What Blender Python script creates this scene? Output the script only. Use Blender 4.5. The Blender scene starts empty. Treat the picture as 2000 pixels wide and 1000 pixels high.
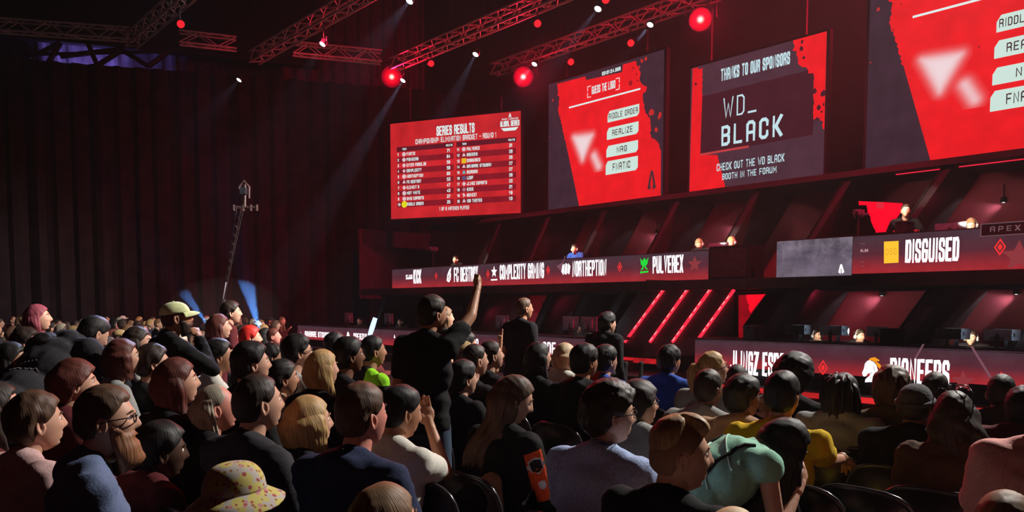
import bpy, bmesh, math, random
import numpy as np
from mathutils import Vector, Matrix, Quaternion
from mathutils.bvhtree import BVHTree

# ------------------------------------------------------------------ camera, world, exposure
SC = bpy.context.scene
COL = SC.collection
F, PPX, PPY = 1500.0, 1000.0, 690.0          # focal length and principal point in pixels of the 2000x1000 frame
PITCH = math.radians(-3.66)                  # camera looks slightly down, frame is a crop of the upper part
CAM_Z = 1.70
cd = bpy.data.cameras.new('camera'); cam = bpy.data.objects.new('camera', cd); COL.objects.link(cam)
cam.location = (0, 0, CAM_Z); cam.rotation_euler = (math.pi/2 + PITCH, 0, 0)
cd.sensor_width = 36; cd.lens = F/2000*36; cd.shift_y = (PPY-500)/2000; cd.clip_start = .05; cd.clip_end = 200
SC.camera = cam
SC.view_settings.view_transform = 'Standard'; SC.view_settings.look = 'None'
SC.view_settings.gamma = 1; SC.view_settings.use_curve_mapping = False
SC.view_settings.exposure = 0.0
SC.cycles.use_denoising = True
SC.cycles.max_bounces = 5; SC.cycles.diffuse_bounces = 2; SC.cycles.glossy_bounces = 2
SC.cycles.transmission_bounces = 3; SC.cycles.volume_bounces = 0; SC.cycles.transparent_max_bounces = 8
SC.cycles.sample_clamp_indirect = 3; SC.cycles.sample_clamp_direct = 0
W = bpy.data.worlds.new('hall_dark'); SC.world = W; W.use_nodes = True
W.node_tree.nodes['Background'].inputs[0].default_value = (.010, .0010, .0026, 1)
W.node_tree.nodes['Background'].inputs[1].default_value = 1.0

TH = math.radians(-48.4)                     # the stage front runs at this angle to the camera
EX = Vector((math.cos(TH), math.sin(TH), 0)); EY = Vector((-math.sin(TH), math.cos(TH), 0)); EZ = Vector((0, 0, 1))
STAGE = Matrix.Rotation(TH, 4, 'Z')
def s2w(a, v, z): return EX*a + EY*v + EZ*z
def w2s(p): return Vector((p.dot(EX), p.dot(EY), p.z))
_cr = Matrix.Rotation(math.pi/2 + PITCH, 3, 'X')
def ray(px, py): return _cr @ Vector(((px-PPX)/F, (PPY-py)/F, -1))
def on_plane(px, py, p0, n):
    d = ray(px, py); o = Vector((0, 0, CAM_Z)); t = (p0-o).dot(n)/d.dot(n); return o + d*t
def at(px, py, v):                           # point of the stage-parallel plane at depth v (stage coordinates)
    return w2s(on_plane(px, py, EY*v, EY))
def atz(px, py, z): return on_plane(px, py, EZ*z, EZ)
def aty(px, py, y): return on_plane(px, py, Vector((0, y, 0)), Vector((0, 1, 0)))

def lamp(name, kind, loc, color, energy, target=None, **kw):
    l = bpy.data.lights.new(name, kind); l.color = color; l.energy = energy
    for k, x in kw.items(): setattr(l, k, x)
    o = bpy.data.objects.new(name, l); COL.objects.link(o); o.location = loc
    if target is not None: o.rotation_euler = (Vector(target)-Vector(loc)).to_track_quat('-Z', 'Y').to_euler()
    return o
# front-of-stage wash: white profile spots hung over the right part of the stage, outside the frame
KEYS = [(s2w(-1.0, 14.8, 11.2), s2w(-6, 2.5, 1.2), 15000, .22), (s2w(0.5, 14.4, 11.2), s2w(-15, 5, 1.2), 20000, .22)]
for p, t, e, r in KEYS:
    lamp('stage_wash_beam', 'SPOT', p, (1, .95, .88), e, t, spot_size=math.radians(52), spot_blend=.5, shadow_soft_size=r)
# white front light on the players' desks, from the second truss
for a, e in ((-2, 90), (-8, 120), (-14, 120), (-20, 100)):
    lamp('desk_front_beam', 'SPOT', s2w(a, 9.4, 8.6), (1, .94, .85), e, s2w(a-1, 14.2, 1.6), spot_size=math.radians(44), spot_blend=.6, shadow_soft_size=.15)
# red flood spots without fixtures, added to redden haze, stage set, wall and drape
for p, t, e, a in ((s2w(2.0, 12.0, 11.5), s2w(-15, 15.2, 3.6), 11000, 46), (s2w(-1.0, 18.3, 11), s2w(-16, 18.8, 7.0), 9000, 60)):
    lamp('red_fill_flood', 'SPOT', p, (1, .006, .05), e, t, spot_size=math.radians(a), spot_blend=.9, shadow_soft_size=.3)
lamp('red_fill_flood', 'SPOT', s2w(-14, 9.5, 7.2), (1, .02, .07), 3200, on_plane(470, 420, Vector((0, 29, 0)), Vector((-.31, .95, 0))), spot_size=math.radians(64), spot_blend=1, shadow_soft_size=.3)
for a, e in ((-3, 1500), (-8, 1500), (-13, 1500), (-18, 1600)):
    lamp('red_set_beam', 'SPOT', s2w(a, 9.3, 8.7), (1, .03, .09), e, s2w(a-1, 17.2, 3.0), spot_size=math.radians(56), spot_blend=.7, shadow_soft_size=.2)
# dim warm fill light added behind the seats, no lamp hangs there
lamp('house_fill', 'AREA', (-5, -7, 6.5), (1, .30, .25), 10, (0, 14, 5.5), size=2.5)

# ------------------------------------------------------------------ helpers
def S(r, g, b):                              # 8-bit display colour -> linear
    def f(c):
        c /= 255; return c/12.92 if c <= .04045 else ((c+.055)/1.055)**2.4
    return (f(r), f(g), f(b))
_mats = {}
def mat(name, col, rough=.7, metal=0, var=.25, scale=30, bump=0, spec=.35, aniso=None):
    if name in _mats: return _mats[name]
    m = bpy.data.materials.new(name); m.use_nodes = True; _mats[name] = m
    nt = m.node_tree; N = nt.nodes; b = N['Principled BSDF']
    b.inputs['Roughness'].default_value = rough; b.inputs['Metallic'].default_value = metal
    b.inputs['Specular IOR Level'].default_value = spec
    tc = N.new('ShaderNodeTexCoord'); nz = N.new('ShaderNodeTexNoise'); nz.inputs['Scale'].default_value = scale
    nz.inputs['Detail'].default_value = 3
    mp = N.new('ShaderNodeMapping'); nt.links.new(tc.outputs['Object'], mp.inputs[0]); nt.links.new(mp.outputs[0], nz.inputs['Vector'])
    if aniso: mp.inputs['Scale'].default_value = aniso
    rp = N.new('ShaderNodeValToRGB'); c = col
    rp.color_ramp.elements[0].position = .3; rp.color_ramp.elements[1].position = .7
    rp.color_ramp.elements[0].color = (c[0]*(1-var), c[1]*(1-var), c[2]*(1-var), 1)
    rp.color_ramp.elements[1].color = (min(1, c[0]*(1+var)), min(1, c[1]*(1+var)), min(1, c[2]*(1+var)), 1)
    nt.links.new(nz.outputs[0], rp.inputs[0]); nt.links.new(rp.outputs[0], b.inputs['Base Color'])
    if bump:
        bp = N.new('ShaderNodeBump'); bp.inputs['Strength'].default_value = bump; bp.inputs['Distance'].default_value = .01
        nt.links.new(nz.outputs[0], bp.inputs['Height']); nt.links.new(bp.outputs[0], b.inputs['Normal'])
    return m
def emat(name, col, strength=1.0, var=0, scale=3):
    if name in _mats: return _mats[name]
    m = bpy.data.materials.new(name); m.use_nodes = True; _mats[name] = m
    nt = m.node_tree; N = nt.nodes; N.remove(N['Principled BSDF'])
    e = N.new('ShaderNodeEmission'); e.inputs[0].default_value = (*col, 1); e.inputs[1].default_value = strength
    nt.links.new(e.outputs[0], N['Material Output'].inputs[0])
    if var:
        tc = N.new('ShaderNodeTexCoord'); nz = N.new('ShaderNodeTexNoise'); nz.inputs['Scale'].default_value = scale
        nz.inputs['Detail'].default_value = 6; nt.links.new(tc.outputs['Object'], nz.inputs['Vector'])
        mr = N.new('ShaderNodeMapRange'); mr.inputs[1].default_value = .3; mr.inputs[2].default_value = .7
        mr.inputs[3].default_value = strength*(1-var); mr.inputs[4].default_value = strength*(1+var)
        nt.links.new(nz.outputs[0], mr.inputs[0]); nt.links.new(mr.outputs[0], e.inputs[1])
    return m

class MB:
    def __init__(s): s.v = []; s.f = []
    def add(s, v, f):
        o = len(s.v); s.v += [tuple(x) for x in v]; s.f += [tuple(i+o for i in q) for q in f]; return s
    def box(s, x0, x1, y0, y1, z0, z1):
        return s.add([(x0,y0,z0),(x1,y0,z0),(x1,y1,z0),(x0,y1,z0),(x0,y0,z1),(x1,y0,z1),(x1,y1,z1),(x0,y1,z1)],
                     [(0,3,2,1),(4,5,6,7),(0,1,5,4),(1,2,6,5),(2,3,7,6),(3,0,4,7)])
    def prism(s, poly, y0, y1):              # poly: (x, z) counter-clockwise seen from -Y
        n = len(poly)
        return s.add([(x, y0, z) for x, z in poly]+[(x, y1, z) for x, z in poly],
                     [tuple(range(n)), tuple(range(2*n-1, n-1, -1))]+[((i+1) % n, i, i+n, (i+1) % n+n) for i in range(n)])
    def flat(s, poly, y): return s.add([(x, y, z) for x, z in poly], [tuple(range(len(poly)))])
    def tube(s, p, q, r, r2=None, n=8, cap=True):
        p, q = Vector(p), Vector(q); r2 = r if r2 is None else r2
        d = (q-p).normalized(); a = d.orthogonal().normalized(); b = d.cross(a)
        V = []
        for c, rr in ((p, r), (q, r2)):
            for i in range(n):
                t = 2*math.pi*i/n; V.append(c+(a*math.cos(t)+b*math.sin(t))*rr)
        Fc = [(i, (i+1) % n, n+(i+1) % n, n+i) for i in range(n)]
        if cap: Fc += [tuple(range(n-1, -1, -1)), tuple(range(n, 2*n))]
        return s.add(V, Fc)
    def path(s, pts, r, n=8):                # swept tube with mitred rings
        pts = [Vector(p) for p in pts]; V = []; m = len(pts)
        rr = r if isinstance(r, (list, tuple)) else [r]*m
        up = None
        for i, p in enumerate(pts):
            d = (pts[min(i+1, m-1)]-pts[max(i-1, 0)]).normalized()
            if up is None: up = d.orthogonal().normalized()
            a = (up-d*up.dot(d)).normalized(); up = a; b = d.cross(a)
            for k in range(n):
                t = 2*math.pi*k/n; V.append(p+(a*math.cos(t)+b*math.sin(t))*rr[i])
        Fc = [(i*n+k, i*n+(k+1) % n, (i+1)*n+(k+1) % n, (i+1)*n+k) for i in range(m-1) for k in range(n)]
        Fc += [tuple(range(n-1, -1, -1)), tuple(range((m-1)*n, m*n))]
        return s.add(V, Fc)
    def lathe(s, prof, n=16, M=None):        # prof: (r, z)
        V = [(r*math.cos(2*math.pi*k/n), r*math.sin(2*math.pi*k/n), z) for r, z in prof for k in range(n)]
        if M is not None: V = [M @ Vector(x) for x in V]
        m = len(prof)
        Fc = [(i*n+k, i*n+(k+1) % n, (i+1)*n+(k+1) % n, (i+1)*n+k) for i in range(m-1) for k in range(n)]
        Fc += [tuple(range(n-1, -1, -1)), tuple(range((m-1)*n, m*n))]
        return s.add(V, Fc)
    def mesh(s, name, smooth=False):
        me = bpy.data.meshes.new(name); me.from_pydata(s.v, [], s.f); me.update()
        if smooth: me.polygons.foreach_set('use_smooth', [True]*len(me.polygons))
        return me

def link(name, data, parent=None, m=None, loc=None, rot=None, slot=None):
    o = bpy.data.objects.new(name, data); COL.objects.link(o)
    if parent is not None: o.parent = parent
    if loc is not None: o.location = loc
    if rot is not None: o.rotation_euler = rot
    if m is not None and data is not None:
        if not data.materials: data.materials.append(m)
        elif data.materials[0] != m:
            o.material_slots[0].link = 'OBJECT'; o.material_slots[0].material = m
    return o
def part(name, mb, m, parent=None, smooth=False, **kw): return link(name, mb.mesh(name, smooth), parent, m, **kw)
def tag(o, label=None, cat=None, group=None, kind=None):
    if label: o['label'] = label
    if cat: o['category'] = cat
    if group: o['group'] = group
    if kind: o['kind'] = kind
    return o
def thing(name, label, cat, M=None, group=None, loc=None, rotz=0):
    o = bpy.data.objects.new(name, None); COL.objects.link(o); o.empty_display_size = .1
    if M is not None: o.matrix_world = M
    if loc is not None: o.location = loc; o.rotation_euler = (0, 0, rotz)
    return tag(o, label, cat, group)
def struct(name, mb, m, M=None, parent=None):
    o = part(name, mb, m, parent)
    if M is not None: o.matrix_world = M
    if parent is None: o['kind'] = 'structure'
    return o
def SM(a=0, v=0, z=0): return STAGE @ Matrix.Translation((a, v, z))

# ------------------------------------------------------------------ lettering
def _c(*k): return list(k)
_O = [(.28,0),(.72,0),(1,.12),(1,.88),(.72,1),(.28,1),(0,.88),(0,.12),(.28,0)]
GL = {
 'A': [[(0,0),(0,.88),(.28,1),(.72,1),(1,.88),(1,0)],[(0,.42),(1,.42)]], 'B': [[(0,0),(0,1),(.72,1),(1,.9),(1,.62),(.75,.52),(0,.52)],[(.75,.52),(1,.42),(1,.1),(.72,0),(0,0)]],
 'C': [[(1,.7),(1,.88),(.72,1),(.28,1),(0,.88),(0,.12),(.28,0),(.72,0),(1,.12),(1,.3)]], 'D': [[(0,0),(0,1),(.7,1),(1,.86),(1,.14),(.7,0),(0,0)]],
 'E': [[(1,1),(0,1),(0,0),(1,0)],[(0,.5),(.85,.5)]], 'F': [[(1,1),(0,1),(0,0)],[(0,.5),(.85,.5)]],
 'G': [[(1,.72),(1,.88),(.72,1),(.28,1),(0,.88),(0,.12),(.28,0),(.72,0),(1,.12),(1,.48),(.55,.48)]], 'H': [[(0,0),(0,1)],[(1,0),(1,1)],[(0,.5),(1,.5)]],
 'I': [[(.5,0),(.5,1)]], 'J': [[(1,1),(1,.12),(.72,0),(.28,0),(0,.12),(0,.28)]], 'K': [[(0,0),(0,1)],[(0,.48),(.3,.5),(1,1)],[(.3,.5),(1,0)]],
 'L': [[(0,1),(0,0),(1,0)]], 'M': [[(0,0),(0,1),(.5,.35),(1,1),(1,0)]], 'N': [[(0,0),(0,1),(1,0),(1,1)]], 'O': [_O],
 'P': [[(0,0),(0,1),(.72,1),(1,.88),(1,.56),(.72,.44),(0,.44)]], 'Q': [_O, [(.6,.25),(1,-.05)]],
 'R': [[(0,0),(0,1),(.72,1),(1,.88),(1,.6),(.75,.48),(0,.48)],[(.75,.48),(1,.36),(1,0)]],
 'S': [[(1,.72),(1,.88),(.72,1),(.28,1),(0,.88),(0,.64),(.2,.54),(.8,.46),(1,.36),(1,.12),(.72,0),(.28,0),(0,.12),(0,.28)]],
 'T': [[(0,1),(1,1)],[(.5,1),(.5,0)]], 'U': [[(0,1),(0,.12),(.28,0),(.72,0),(1,.12),(1,1)]], 'V': [[(0,1),(.5,0),(1,1)]],
 'W': [[(0,1),(.25,0),(.5,.7),(.75,0),(1,1)]], 'X': [[(0,0),(1,1)],[(0,1),(1,0)]], 'Y': [[(0,1),(.5,.5),(1,1)],[(.5,.5),(.5,0)]], 'Z': [[(0,1),(1,1),(0,0),(1,0)]],
 '0': [_O], '1': [[(.1,.8),(.5,1),(.5,0)]], '2': [[(0,.76),(0,.88),(.28,1),(.72,1),(1,.88),(1,.62),(0,.14),(0,0),(1,0)]],
 '3': [[(0,1),(1,1),(.5,.56),(1,.42),(1,.1),(.72,0),(.28,0),(0,.12)]], '4': [[(.8,0),(.8,1),(0,.28),(1,.28)]], '5': [[(1,1),(0,1),(0,.56),(.72,.58),(1,.46),(1,.12),(.72,0),(0,0)]],
 '6': [[(1,.85),(.72,1),(.28,1),(0,.88),(0,.12),(.28,0),(.72,0),(1,.12),(1,.44),(.72,.54),(0,.5)]], '7': [[(0,1),(1,1),(.35,0)]],
 '8': [_O, [(0,.52),(1,.52)]], '9': [[(0,.14),(.28,0),(.72,0),(1,.12),(1,.88),(.72,1),(.28,1),(0,.88),(0,.56),(.28,.46),(1,.5)]],
 ':': [[(.5,.2),(.5,.3)],[(.5,.7),(.5,.8)]], '.': [[(.5,0),(.5,.06)]], '-': [[(.1,.5),(.9,.5)]], '_': [[(0,0),(1,0)]], "'": [[(.5,.8),(.5,1)]], ' ': []}
GW = {'I': .32, '1': .6, '.': .3, ':': .3, "'": .3, ' ': .55, 'M': 1.3, 'W': 1.35}
def lettering(mb, txt, x0, x1, z0, z1, th=.2, y=0, gap=.35, thx=None):
    """block letters filling the box; th: stroke as a share of the letter height, thx: upright stroke as a share of the letter width"""
    ws = [GW.get(c, 1.0) for c in txt]; tot = sum(ws)+gap*(len(txt)-1); k = (x1-x0)/tot
    h = z1-z0; tz = th*h; tx = (thx if thx else .3)*k; x = x0
    for c, w in zip(txt, ws):
        gw = w*k
        ix0, ix1, iz0, iz1 = x+tx/2, x+gw-tx/2, z0+tz/2, z1-tz/2
        if c in 'I:.\'1': ix0, ix1 = x, x+gw
        for pl in GL.get(c, []):
            P = [Vector((ix0+(ix1-ix0)*a, 0, iz0+(iz1-iz0)*b)) for a, b in pl]
            nn = len(P); L = []; Rr = []; closed = pl[0] == pl[-1] and nn > 3
            for i in range(nn):
                a = P[i-1] if i else (P[-2] if closed else None)
                b = P[i+1] if i < nn-1 else (P[1] if closed else None)
                d1 = (P[i]-a).normalized() if a is not None else None
                d2 = (b-P[i]).normalized() if b is not None else None
                if d1 is None: d1 = d2
                if d2 is None: d2 = d1
                n1 = Vector((-d1.z, 0, d1.x)); n2 = Vector((-d2.z, 0, d2.x)); n = (n1+n2)
                n = n.normalized() if n.length > .1 else n1
                c_ = max(.45, n.dot(n1)); wd = .5*(abs(n1.x)*tx+abs(n1.z)*tz)
                wd2 = .5*(abs(n2.x)*tx+abs(n2.z)*tz); wd = (wd+wd2)/2/c_
                p = P[i].copy()
                if a is None and not closed: p -= d1*(abs(d1.x)*tx+abs(d1.z)*tz)*.5
                if b is None and not closed: p += d2*(abs(d2.x)*tx+abs(d2.z)*tz)*.5
                L.append(p+n*wd); Rr.append(p-n*wd)
            V = [(q.x, y, q.z) for q in L]+[(q.x, y, q.z) for q in Rr]
            mb.add(V, [(i, nn+i, nn+i+1, i+1) for i in range(nn-1)])
        x += (w+gap)*k
    return mb
def jag(poly, amp, seg, flags=None, seed=1):  # tear up the edges of an outline
    rnd = random.Random(seed); out = []
    for i, (x, z) in enumerate(poly):
        x2, z2 = poly[(i+1) % len(poly)]; out.append((x, z))
        if flags is not None and not flags[i]: continue
        L = math.hypot(x2-x, z2-z); n = int(L/seg)
        for k in range(1, n):
            t = (k+rnd.uniform(-.3, .3))/n; a = rnd.gauss(0, amp)
            out.append((x+(x2-x)*t+(z2-z)/L*a, z+(z2-z)*t-(x2-x)/L*a))
    return out
def blob(cx, cz, r, seed=0, n=9):
    rnd = random.Random(seed); return [(cx+r*rnd.uniform(.6, 1.1)*math.cos(2*math.pi*i/n), cz+r*1.2*rnd.uniform(.6, 1.1)*math.sin(2*math.pi*i/n)) for i in range(n)]
# ------------------------------------------------------------------ hall shell
M_BLACK = mat('black_drape', S(34, 28, 31), .95, scale=2, var=.3, spec=.1)
M_FLOOR = mat('dark_floor', S(38, 32, 34), .45, scale=4, var=.3)
M_CEIL = mat('dark_ceiling', S(30, 26, 30), .9, scale=1)
M_STEEL = mat('dark_steel', S(70, 62, 62), .5, .6, scale=8)
M_ALU = mat('truss_aluminium', S(220, 200, 190), .5, .25, scale=8)
M_MATT = mat('matt_black', S(24, 22, 25), .6, scale=10)
M_STAGE = mat('stage_black', S(58, 46, 52), .55, scale=3, var=.25)
M_PANELRED = mat('red_stage_cloth', S(150, 62, 78), .8, scale=1.5, var=.15)
M_GREY = mat('grey_plastic', S(120, 128, 138), .5, scale=10)
M_CORR = mat('corrugated_sheet', S(78, 74, 84), .5, .2, scale=3)

struct('floor', MB().box(-45, 45, -12, 60, -.2, 0), M_FLOOR)
struct('ceiling', MB().box(-45, 45, -12, 60, 15, 15.2), M_CEIL)
# black drape closing the hall on the far left, pleated
D0, D1 = atz(0, 112, 10.0), atz(460, 147, 10.0); dd = (D1-D0).normalized(); DN = Vector((-dd.y, dd.x, 0))
mb = MB(); L = 52; nseg = 260
p0 = D0-dd*26
row = []
for i in range(nseg+1):
    q = p0+dd*(L*i/nseg)+DN*(.12*math.sin(i*1.9)+.05*math.sin(i*.77)); row.append(q)
V = [(q.x, q.y, 0) for q in row]+[(q.x, q.y, 10.0) for q in row]
mb.add(V, [(i, i+1, nseg+2+i, nseg+1+i) for i in range(nseg)])
struct('wall_left', mb, M_BLACK)
# corrugated hall wall seen over the drape
mb = MB(); q0 = p0+DN*3.2; V = []; n2 = 400
for i in range(n2+1):
    q = q0+dd*(L*i/n2)+DN*(.06 if i % 4 < 2 else 0); V.append(q)
mb.add([(q.x, q.y, 0) for q in V]+[(q.x, q.y, 15) for q in V], [(i, i+1, n2+2+i, n2+1+i) for i in range(n2)])
struct('wall_far', mb, M_CORR)
# purple uplight between drape and hall wall
_pl = on_plane(165, 108, D0+DN*2.9, DN)
lamp('purple_uplight', 'SPOT', _pl-DN*.2+Vector((0, 0, -3.2)), (.36, .25, 1), 6500, _pl+DN*.35+Vector((0, 0, .3)), spot_size=math.radians(52), spot_blend=.4, shadow_soft_size=.3)
_p2 = on_plane(262, 112, D0+DN*2.9, DN)
lamp('purple_uplight', 'SPOT', _p2-DN*.2+Vector((0, 0, -3)), (.36, .25, 1), 1000, _p2+DN*.35+Vector((0, 0, .3)), spot_size=math.radians(60), spot_blend=.5, shadow_soft_size=.3)
# dark roof girder in front of that wall
G0 = D0+DN*.6; k = 0
def gp(px, py): return on_plane(px, py, G0, DN)
mb = MB(); mb.tube(gp(-30, 62), gp(470, 112), .08); mb.tube(gp(-30, 108), gp(470, 98), .06); mb.tube(gp(-30, 116), gp(470, 152), .08)
g = part('trim_1', mb, M_MATT); g['kind'] = 'structure'
for a, b in (((20, 66), (62, 112)), ((62, 112), (118, 84)), ((118, 84), (95, 122)), ((170, 80), (190, 128)), ((118, 110), (240, 96)), ((190, 128), (238, 98)), ((238, 98), (290, 130)), ((290, 130), (340, 92))):
    part('girder_brace', MB().tube(gp(*a), gp(*b), .09, n=6), M_MATT, g)
# dark roof sheet added to cover the purple-lit wall above the girder
e0, e1, e2, e3 = gp(-40, 60), gp(620, 128), gp(620, -160), gp(-40, -220); of = DN*.3
part('trim_3', MB().add([e0+of, e1+of, e2+of, e3+of, e0+of*2, e1+of*2, e2+of*2, e3+of*2], [(0, 1, 2, 3), (7, 6, 5, 4), (0, 4, 5, 1), (1, 5, 6, 2), (2, 6, 7, 3), (3, 7, 4, 0)]), M_MATT)['kind'] = 'structure'
# wall behind the stage
struct('wall_back', MB().box(-45, 30, 19.5, 19.8, 0, 15), mat('dark_wall', S(52, 42, 48), .9, scale=1.5, var=.2, spec=.1), STAGE)

# ------------------------------------------------------------------ trusses
_cyl = MB().tube((0, 0, 0), (0, 0, 1), 1, n=6).mesh('tube_unit', True)
def rod(name, p, q, r, parent, m):
    p, q = Vector(p), Vector(q); d = q-p
    o = link(name, _cyl, parent, m)
    o.matrix_local = Matrix.Translation(p) @ d.to_track_quat('Z', 'Y').to_matrix().to_4x4() @ Matrix.Diagonal((r, r, d.length, 1))
    return o
def truss(label, p, q, w=.30, h=.32, pitch=.36, group=None):
    p, q = Vector(p), Vector(q); d = (q-p); L = d.length; x = d.normalized(); y = EZ.cross(x).normalized(); z = x.cross(y)
    M = Matrix((x, y, z)).transposed().to_4x4(); M.translation = p
    t = thing('truss', label, 'truss', M, group)
    for sy in (-1, 1):
        for sz in (-1, 1): rod('chord', (0, sy*w/2, sz*h/2), (L, sy*w/2, sz*h/2), .03, t, M_ALU)
    n = int(L/pitch)
    for i in range(n):
        x0, x1 = i*L/n, (i+1)*L/n; s = 1 if i % 2 else -1
        for sy in (-1, 1): rod('brace', (x0, sy*w/2, s*h/2), (x1, sy*w/2, -s*h/2), .018, t, M_ALU)
        for sz in (-1, 1): rod('brace', (x0, s*w/2, sz*h/2), (x1, -s*w/2, sz*h/2), .016, t, M_ALU)
    for i in range(0, n+1, 4):
        part('hanger', MB().tube((i*L/n, 0, h/2), (i*L/n, 0, 15-p.z), .012, n=5), M_MATT, t)
    return t
def tl(px, py, v): return s2w(*at(px, py, v))
TZ = 9.0
def trussline(px0, py0, u1, label, v, z):
    a = at(px0, py0, v); truss(label, s2w(a.x, v, z), s2w(-u1, v, z), group=None)
truss('lighting truss nearest the audience seats, running in over the top of the picture', s2w(-23.4, 6.6, 9), s2w(-9, 6.6, 9))
truss('second lighting truss, running from the dark drape above the crane', s2w(-22.5, 9.75, 9), s2w(-7.5, 9.75, 9))
truss('third lighting truss, with the bright red lamp hung at its far end', s2w(-20.3, 13.2, 9), s2w(-4, 13.2, 9))
truss('fourth lighting truss, directly over the hanging screens', s2w(-18.6, 15.75, 8.95), s2w(-3.2, 15.75, 8.95))
truss('long reddish truss crossing along the black drape', atz(-140, 40, 9.4), atz(258, 68, 9.4), pitch=.42)
truss('reddish truss piece between the first two lighting trusses', atz(350, 73, 9.2), atz(462, 86, 9.2), pitch=.42)
truss('reddish truss piece reaching the third lighting truss', atz(572, 95, 9.15), atz(745, 112, 9.15), pitch=.42)

# ------------------------------------------------------------------ lamps on the trusses
E_RED = emat('red_lamp_face', (1.0, .012, .02), 1.0); E_HOT = emat('red_lamp_core', (1.0, .30, .22), 5.0)
E_WHT = emat('white_lamp_face', (.85, .95, 1.0), 4.0)
M_LAMPBODY = mat('lamp_housing', S(40, 36, 40), .4, scale=12)
def radial_mat():  # lens ramp with the lamp's glare halo painted in
    m = bpy.data.materials.new('wash_lens_halo'); m.use_nodes = True; nt = m.node_tree; N = nt.nodes; N.remove(N['Principled BSDF'])
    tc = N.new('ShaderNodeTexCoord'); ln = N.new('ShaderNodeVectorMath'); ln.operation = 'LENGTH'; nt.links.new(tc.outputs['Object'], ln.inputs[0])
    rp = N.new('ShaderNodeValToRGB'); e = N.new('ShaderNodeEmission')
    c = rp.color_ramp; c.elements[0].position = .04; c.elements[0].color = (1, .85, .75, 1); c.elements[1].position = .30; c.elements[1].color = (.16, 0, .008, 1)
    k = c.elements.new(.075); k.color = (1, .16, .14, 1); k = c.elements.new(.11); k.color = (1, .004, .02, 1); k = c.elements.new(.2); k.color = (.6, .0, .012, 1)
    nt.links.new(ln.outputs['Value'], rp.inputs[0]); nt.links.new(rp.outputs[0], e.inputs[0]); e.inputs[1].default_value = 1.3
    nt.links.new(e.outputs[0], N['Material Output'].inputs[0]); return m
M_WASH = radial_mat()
def fixture(name, label, px, py, v, size, face, zt, aim, emis=None, group=None, stretch=1):
    """a lamp hung under the truss: clamp, yoke, head, lens. aim: world point it faces"""
    a = at(px, py, v); c = s2w(*a); t = thing(name, label, 'stage light', Matrix.Translation(c), group)
    d = (Vector(aim)-c).normalized(); R = d.to_track_quat('-Y', 'Z').to_matrix().to_4x4()
    r = size
    head = MB().lathe([(r*.55, r*1.9), (r*.95, r*1.5), (r*1.05, r*.1), (r*1.05, -.02), (r*.98, -.02), (r*.98, .02)], 14, R @ Matrix.Rotation(-math.pi/2, 4, 'X'))
    part('lamp_head', head, M_LAMPBODY, t, True)
    lens = MB().lathe([(r*.97, 0), (r*.6, -.02*1), (0.001, -.03)], 20)
    lo = part('lens', lens, face, t, True); lo.matrix_local = R @ Matrix.Rotation(math.pi/2, 4, 'X') @ Matrix.Rotation(math.pi, 4, 'X') @ Matrix.Diagonal((1, stretch, 1, 1))
    back = R @ Vector((0, r*.9, 0)); w = r*1.3
    xx = R @ Vector((1, 0, 0))
    top = max(zt-c.z, r*1.6)
    part('yoke', MB().path([back-xx*w, back-xx*w+Vector((0, 0, r*1.3)), back+xx*w+Vector((0, 0, r*1.3)), back+xx*w], r*.12, 6), M_LAMPBODY, t)
    part('clamp', MB().tube(back+Vector((0, 0, r*1.3)), back+Vector((0, 0, top)), r*.2, n=6), M_LAMPBODY, t)
    return t
AUD = Vector((0, 2, 1.6))
for i, (px, py, v, zt, r, lb) in enumerate(((765, 150, 13.2, 8.8, .33, 'glaring round red wash light at the far end of the third truss'),
                          (1022, 150, 15.6, 8.75, .30, 'glaring round red wash light above the gap left of the logo quiz screen'),
                          (1368, 38, 15.6, 8.75, .27, 'glaring round red wash light over the sponsors screen'))):
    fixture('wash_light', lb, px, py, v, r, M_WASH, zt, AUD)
    c = s2w(*at(px, py, v)); dd_ = (AUD-c).normalized()
    lamp('red_wash_beam', 'SPOT', c+dd_*.08, (1, .006, .05), 950, Vector((0, 3, 5.5)), spot_size=math.radians(120), spot_blend=.8, shadow_soft_size=.15)
for px, py, v, zt, lb in ((353, 47, 6.6, 8.8, 'small red oval lamp under the truss nearest the audience'), (842, 124, 13.2, 8.8, 'small red lamp beside the far end of the third truss'),
                      (1050, 46, 13.2, 8.8, 'small red lamp halfway along the third truss'), (1183, -1, 13.2, 8.8, 'small red lamp cut by the top edge of the picture'),
                      (1115, 121, 15.7, 8.75, 'small red lamp above the left half of the logo quiz screen'), (1232, 84, 15.7, 8.75, 'small red lamp above the right end of the logo quiz screen')):
    fixture('oval_lamp', lb, px, py, v, .09, emat('red_small_face', (1, .012, .02), 1.6), zt, AUD+Vector((3, 0, 0)), stretch=1)
pins = ((800, 2, 9.75, 'white pin spot at the top edge over the second truss'), (630, 86, 9.75, 'white pin spot below the middle of the second truss'), (467, 156, 9.75, 'lone white pin spot low beneath the far end of the second truss'),
        (929, 106, 13.2, 'white pin spot under the third truss with a faint beam'), (787, 157, 13.2, 'white pin spot beside the glaring red lamp, throwing a blue beam'), (1168, 17, 13.2, 'white pin spot near the top edge on the third truss'),
        (1270, 48, 15.7, 'white pin spot on the fourth truss above the quiz screen corner'), (1044, 125, 15.7, 'white pin spot next to the red wash light over the quiz screen'))
for px, py, v, lb in pins:
    c = s2w(*at(px, py, v)); fixture('pin_spot', lb, px, py, v, .085, E_WHT, 8.8, c+Vector((-4.0, -5, -9)))

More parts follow.
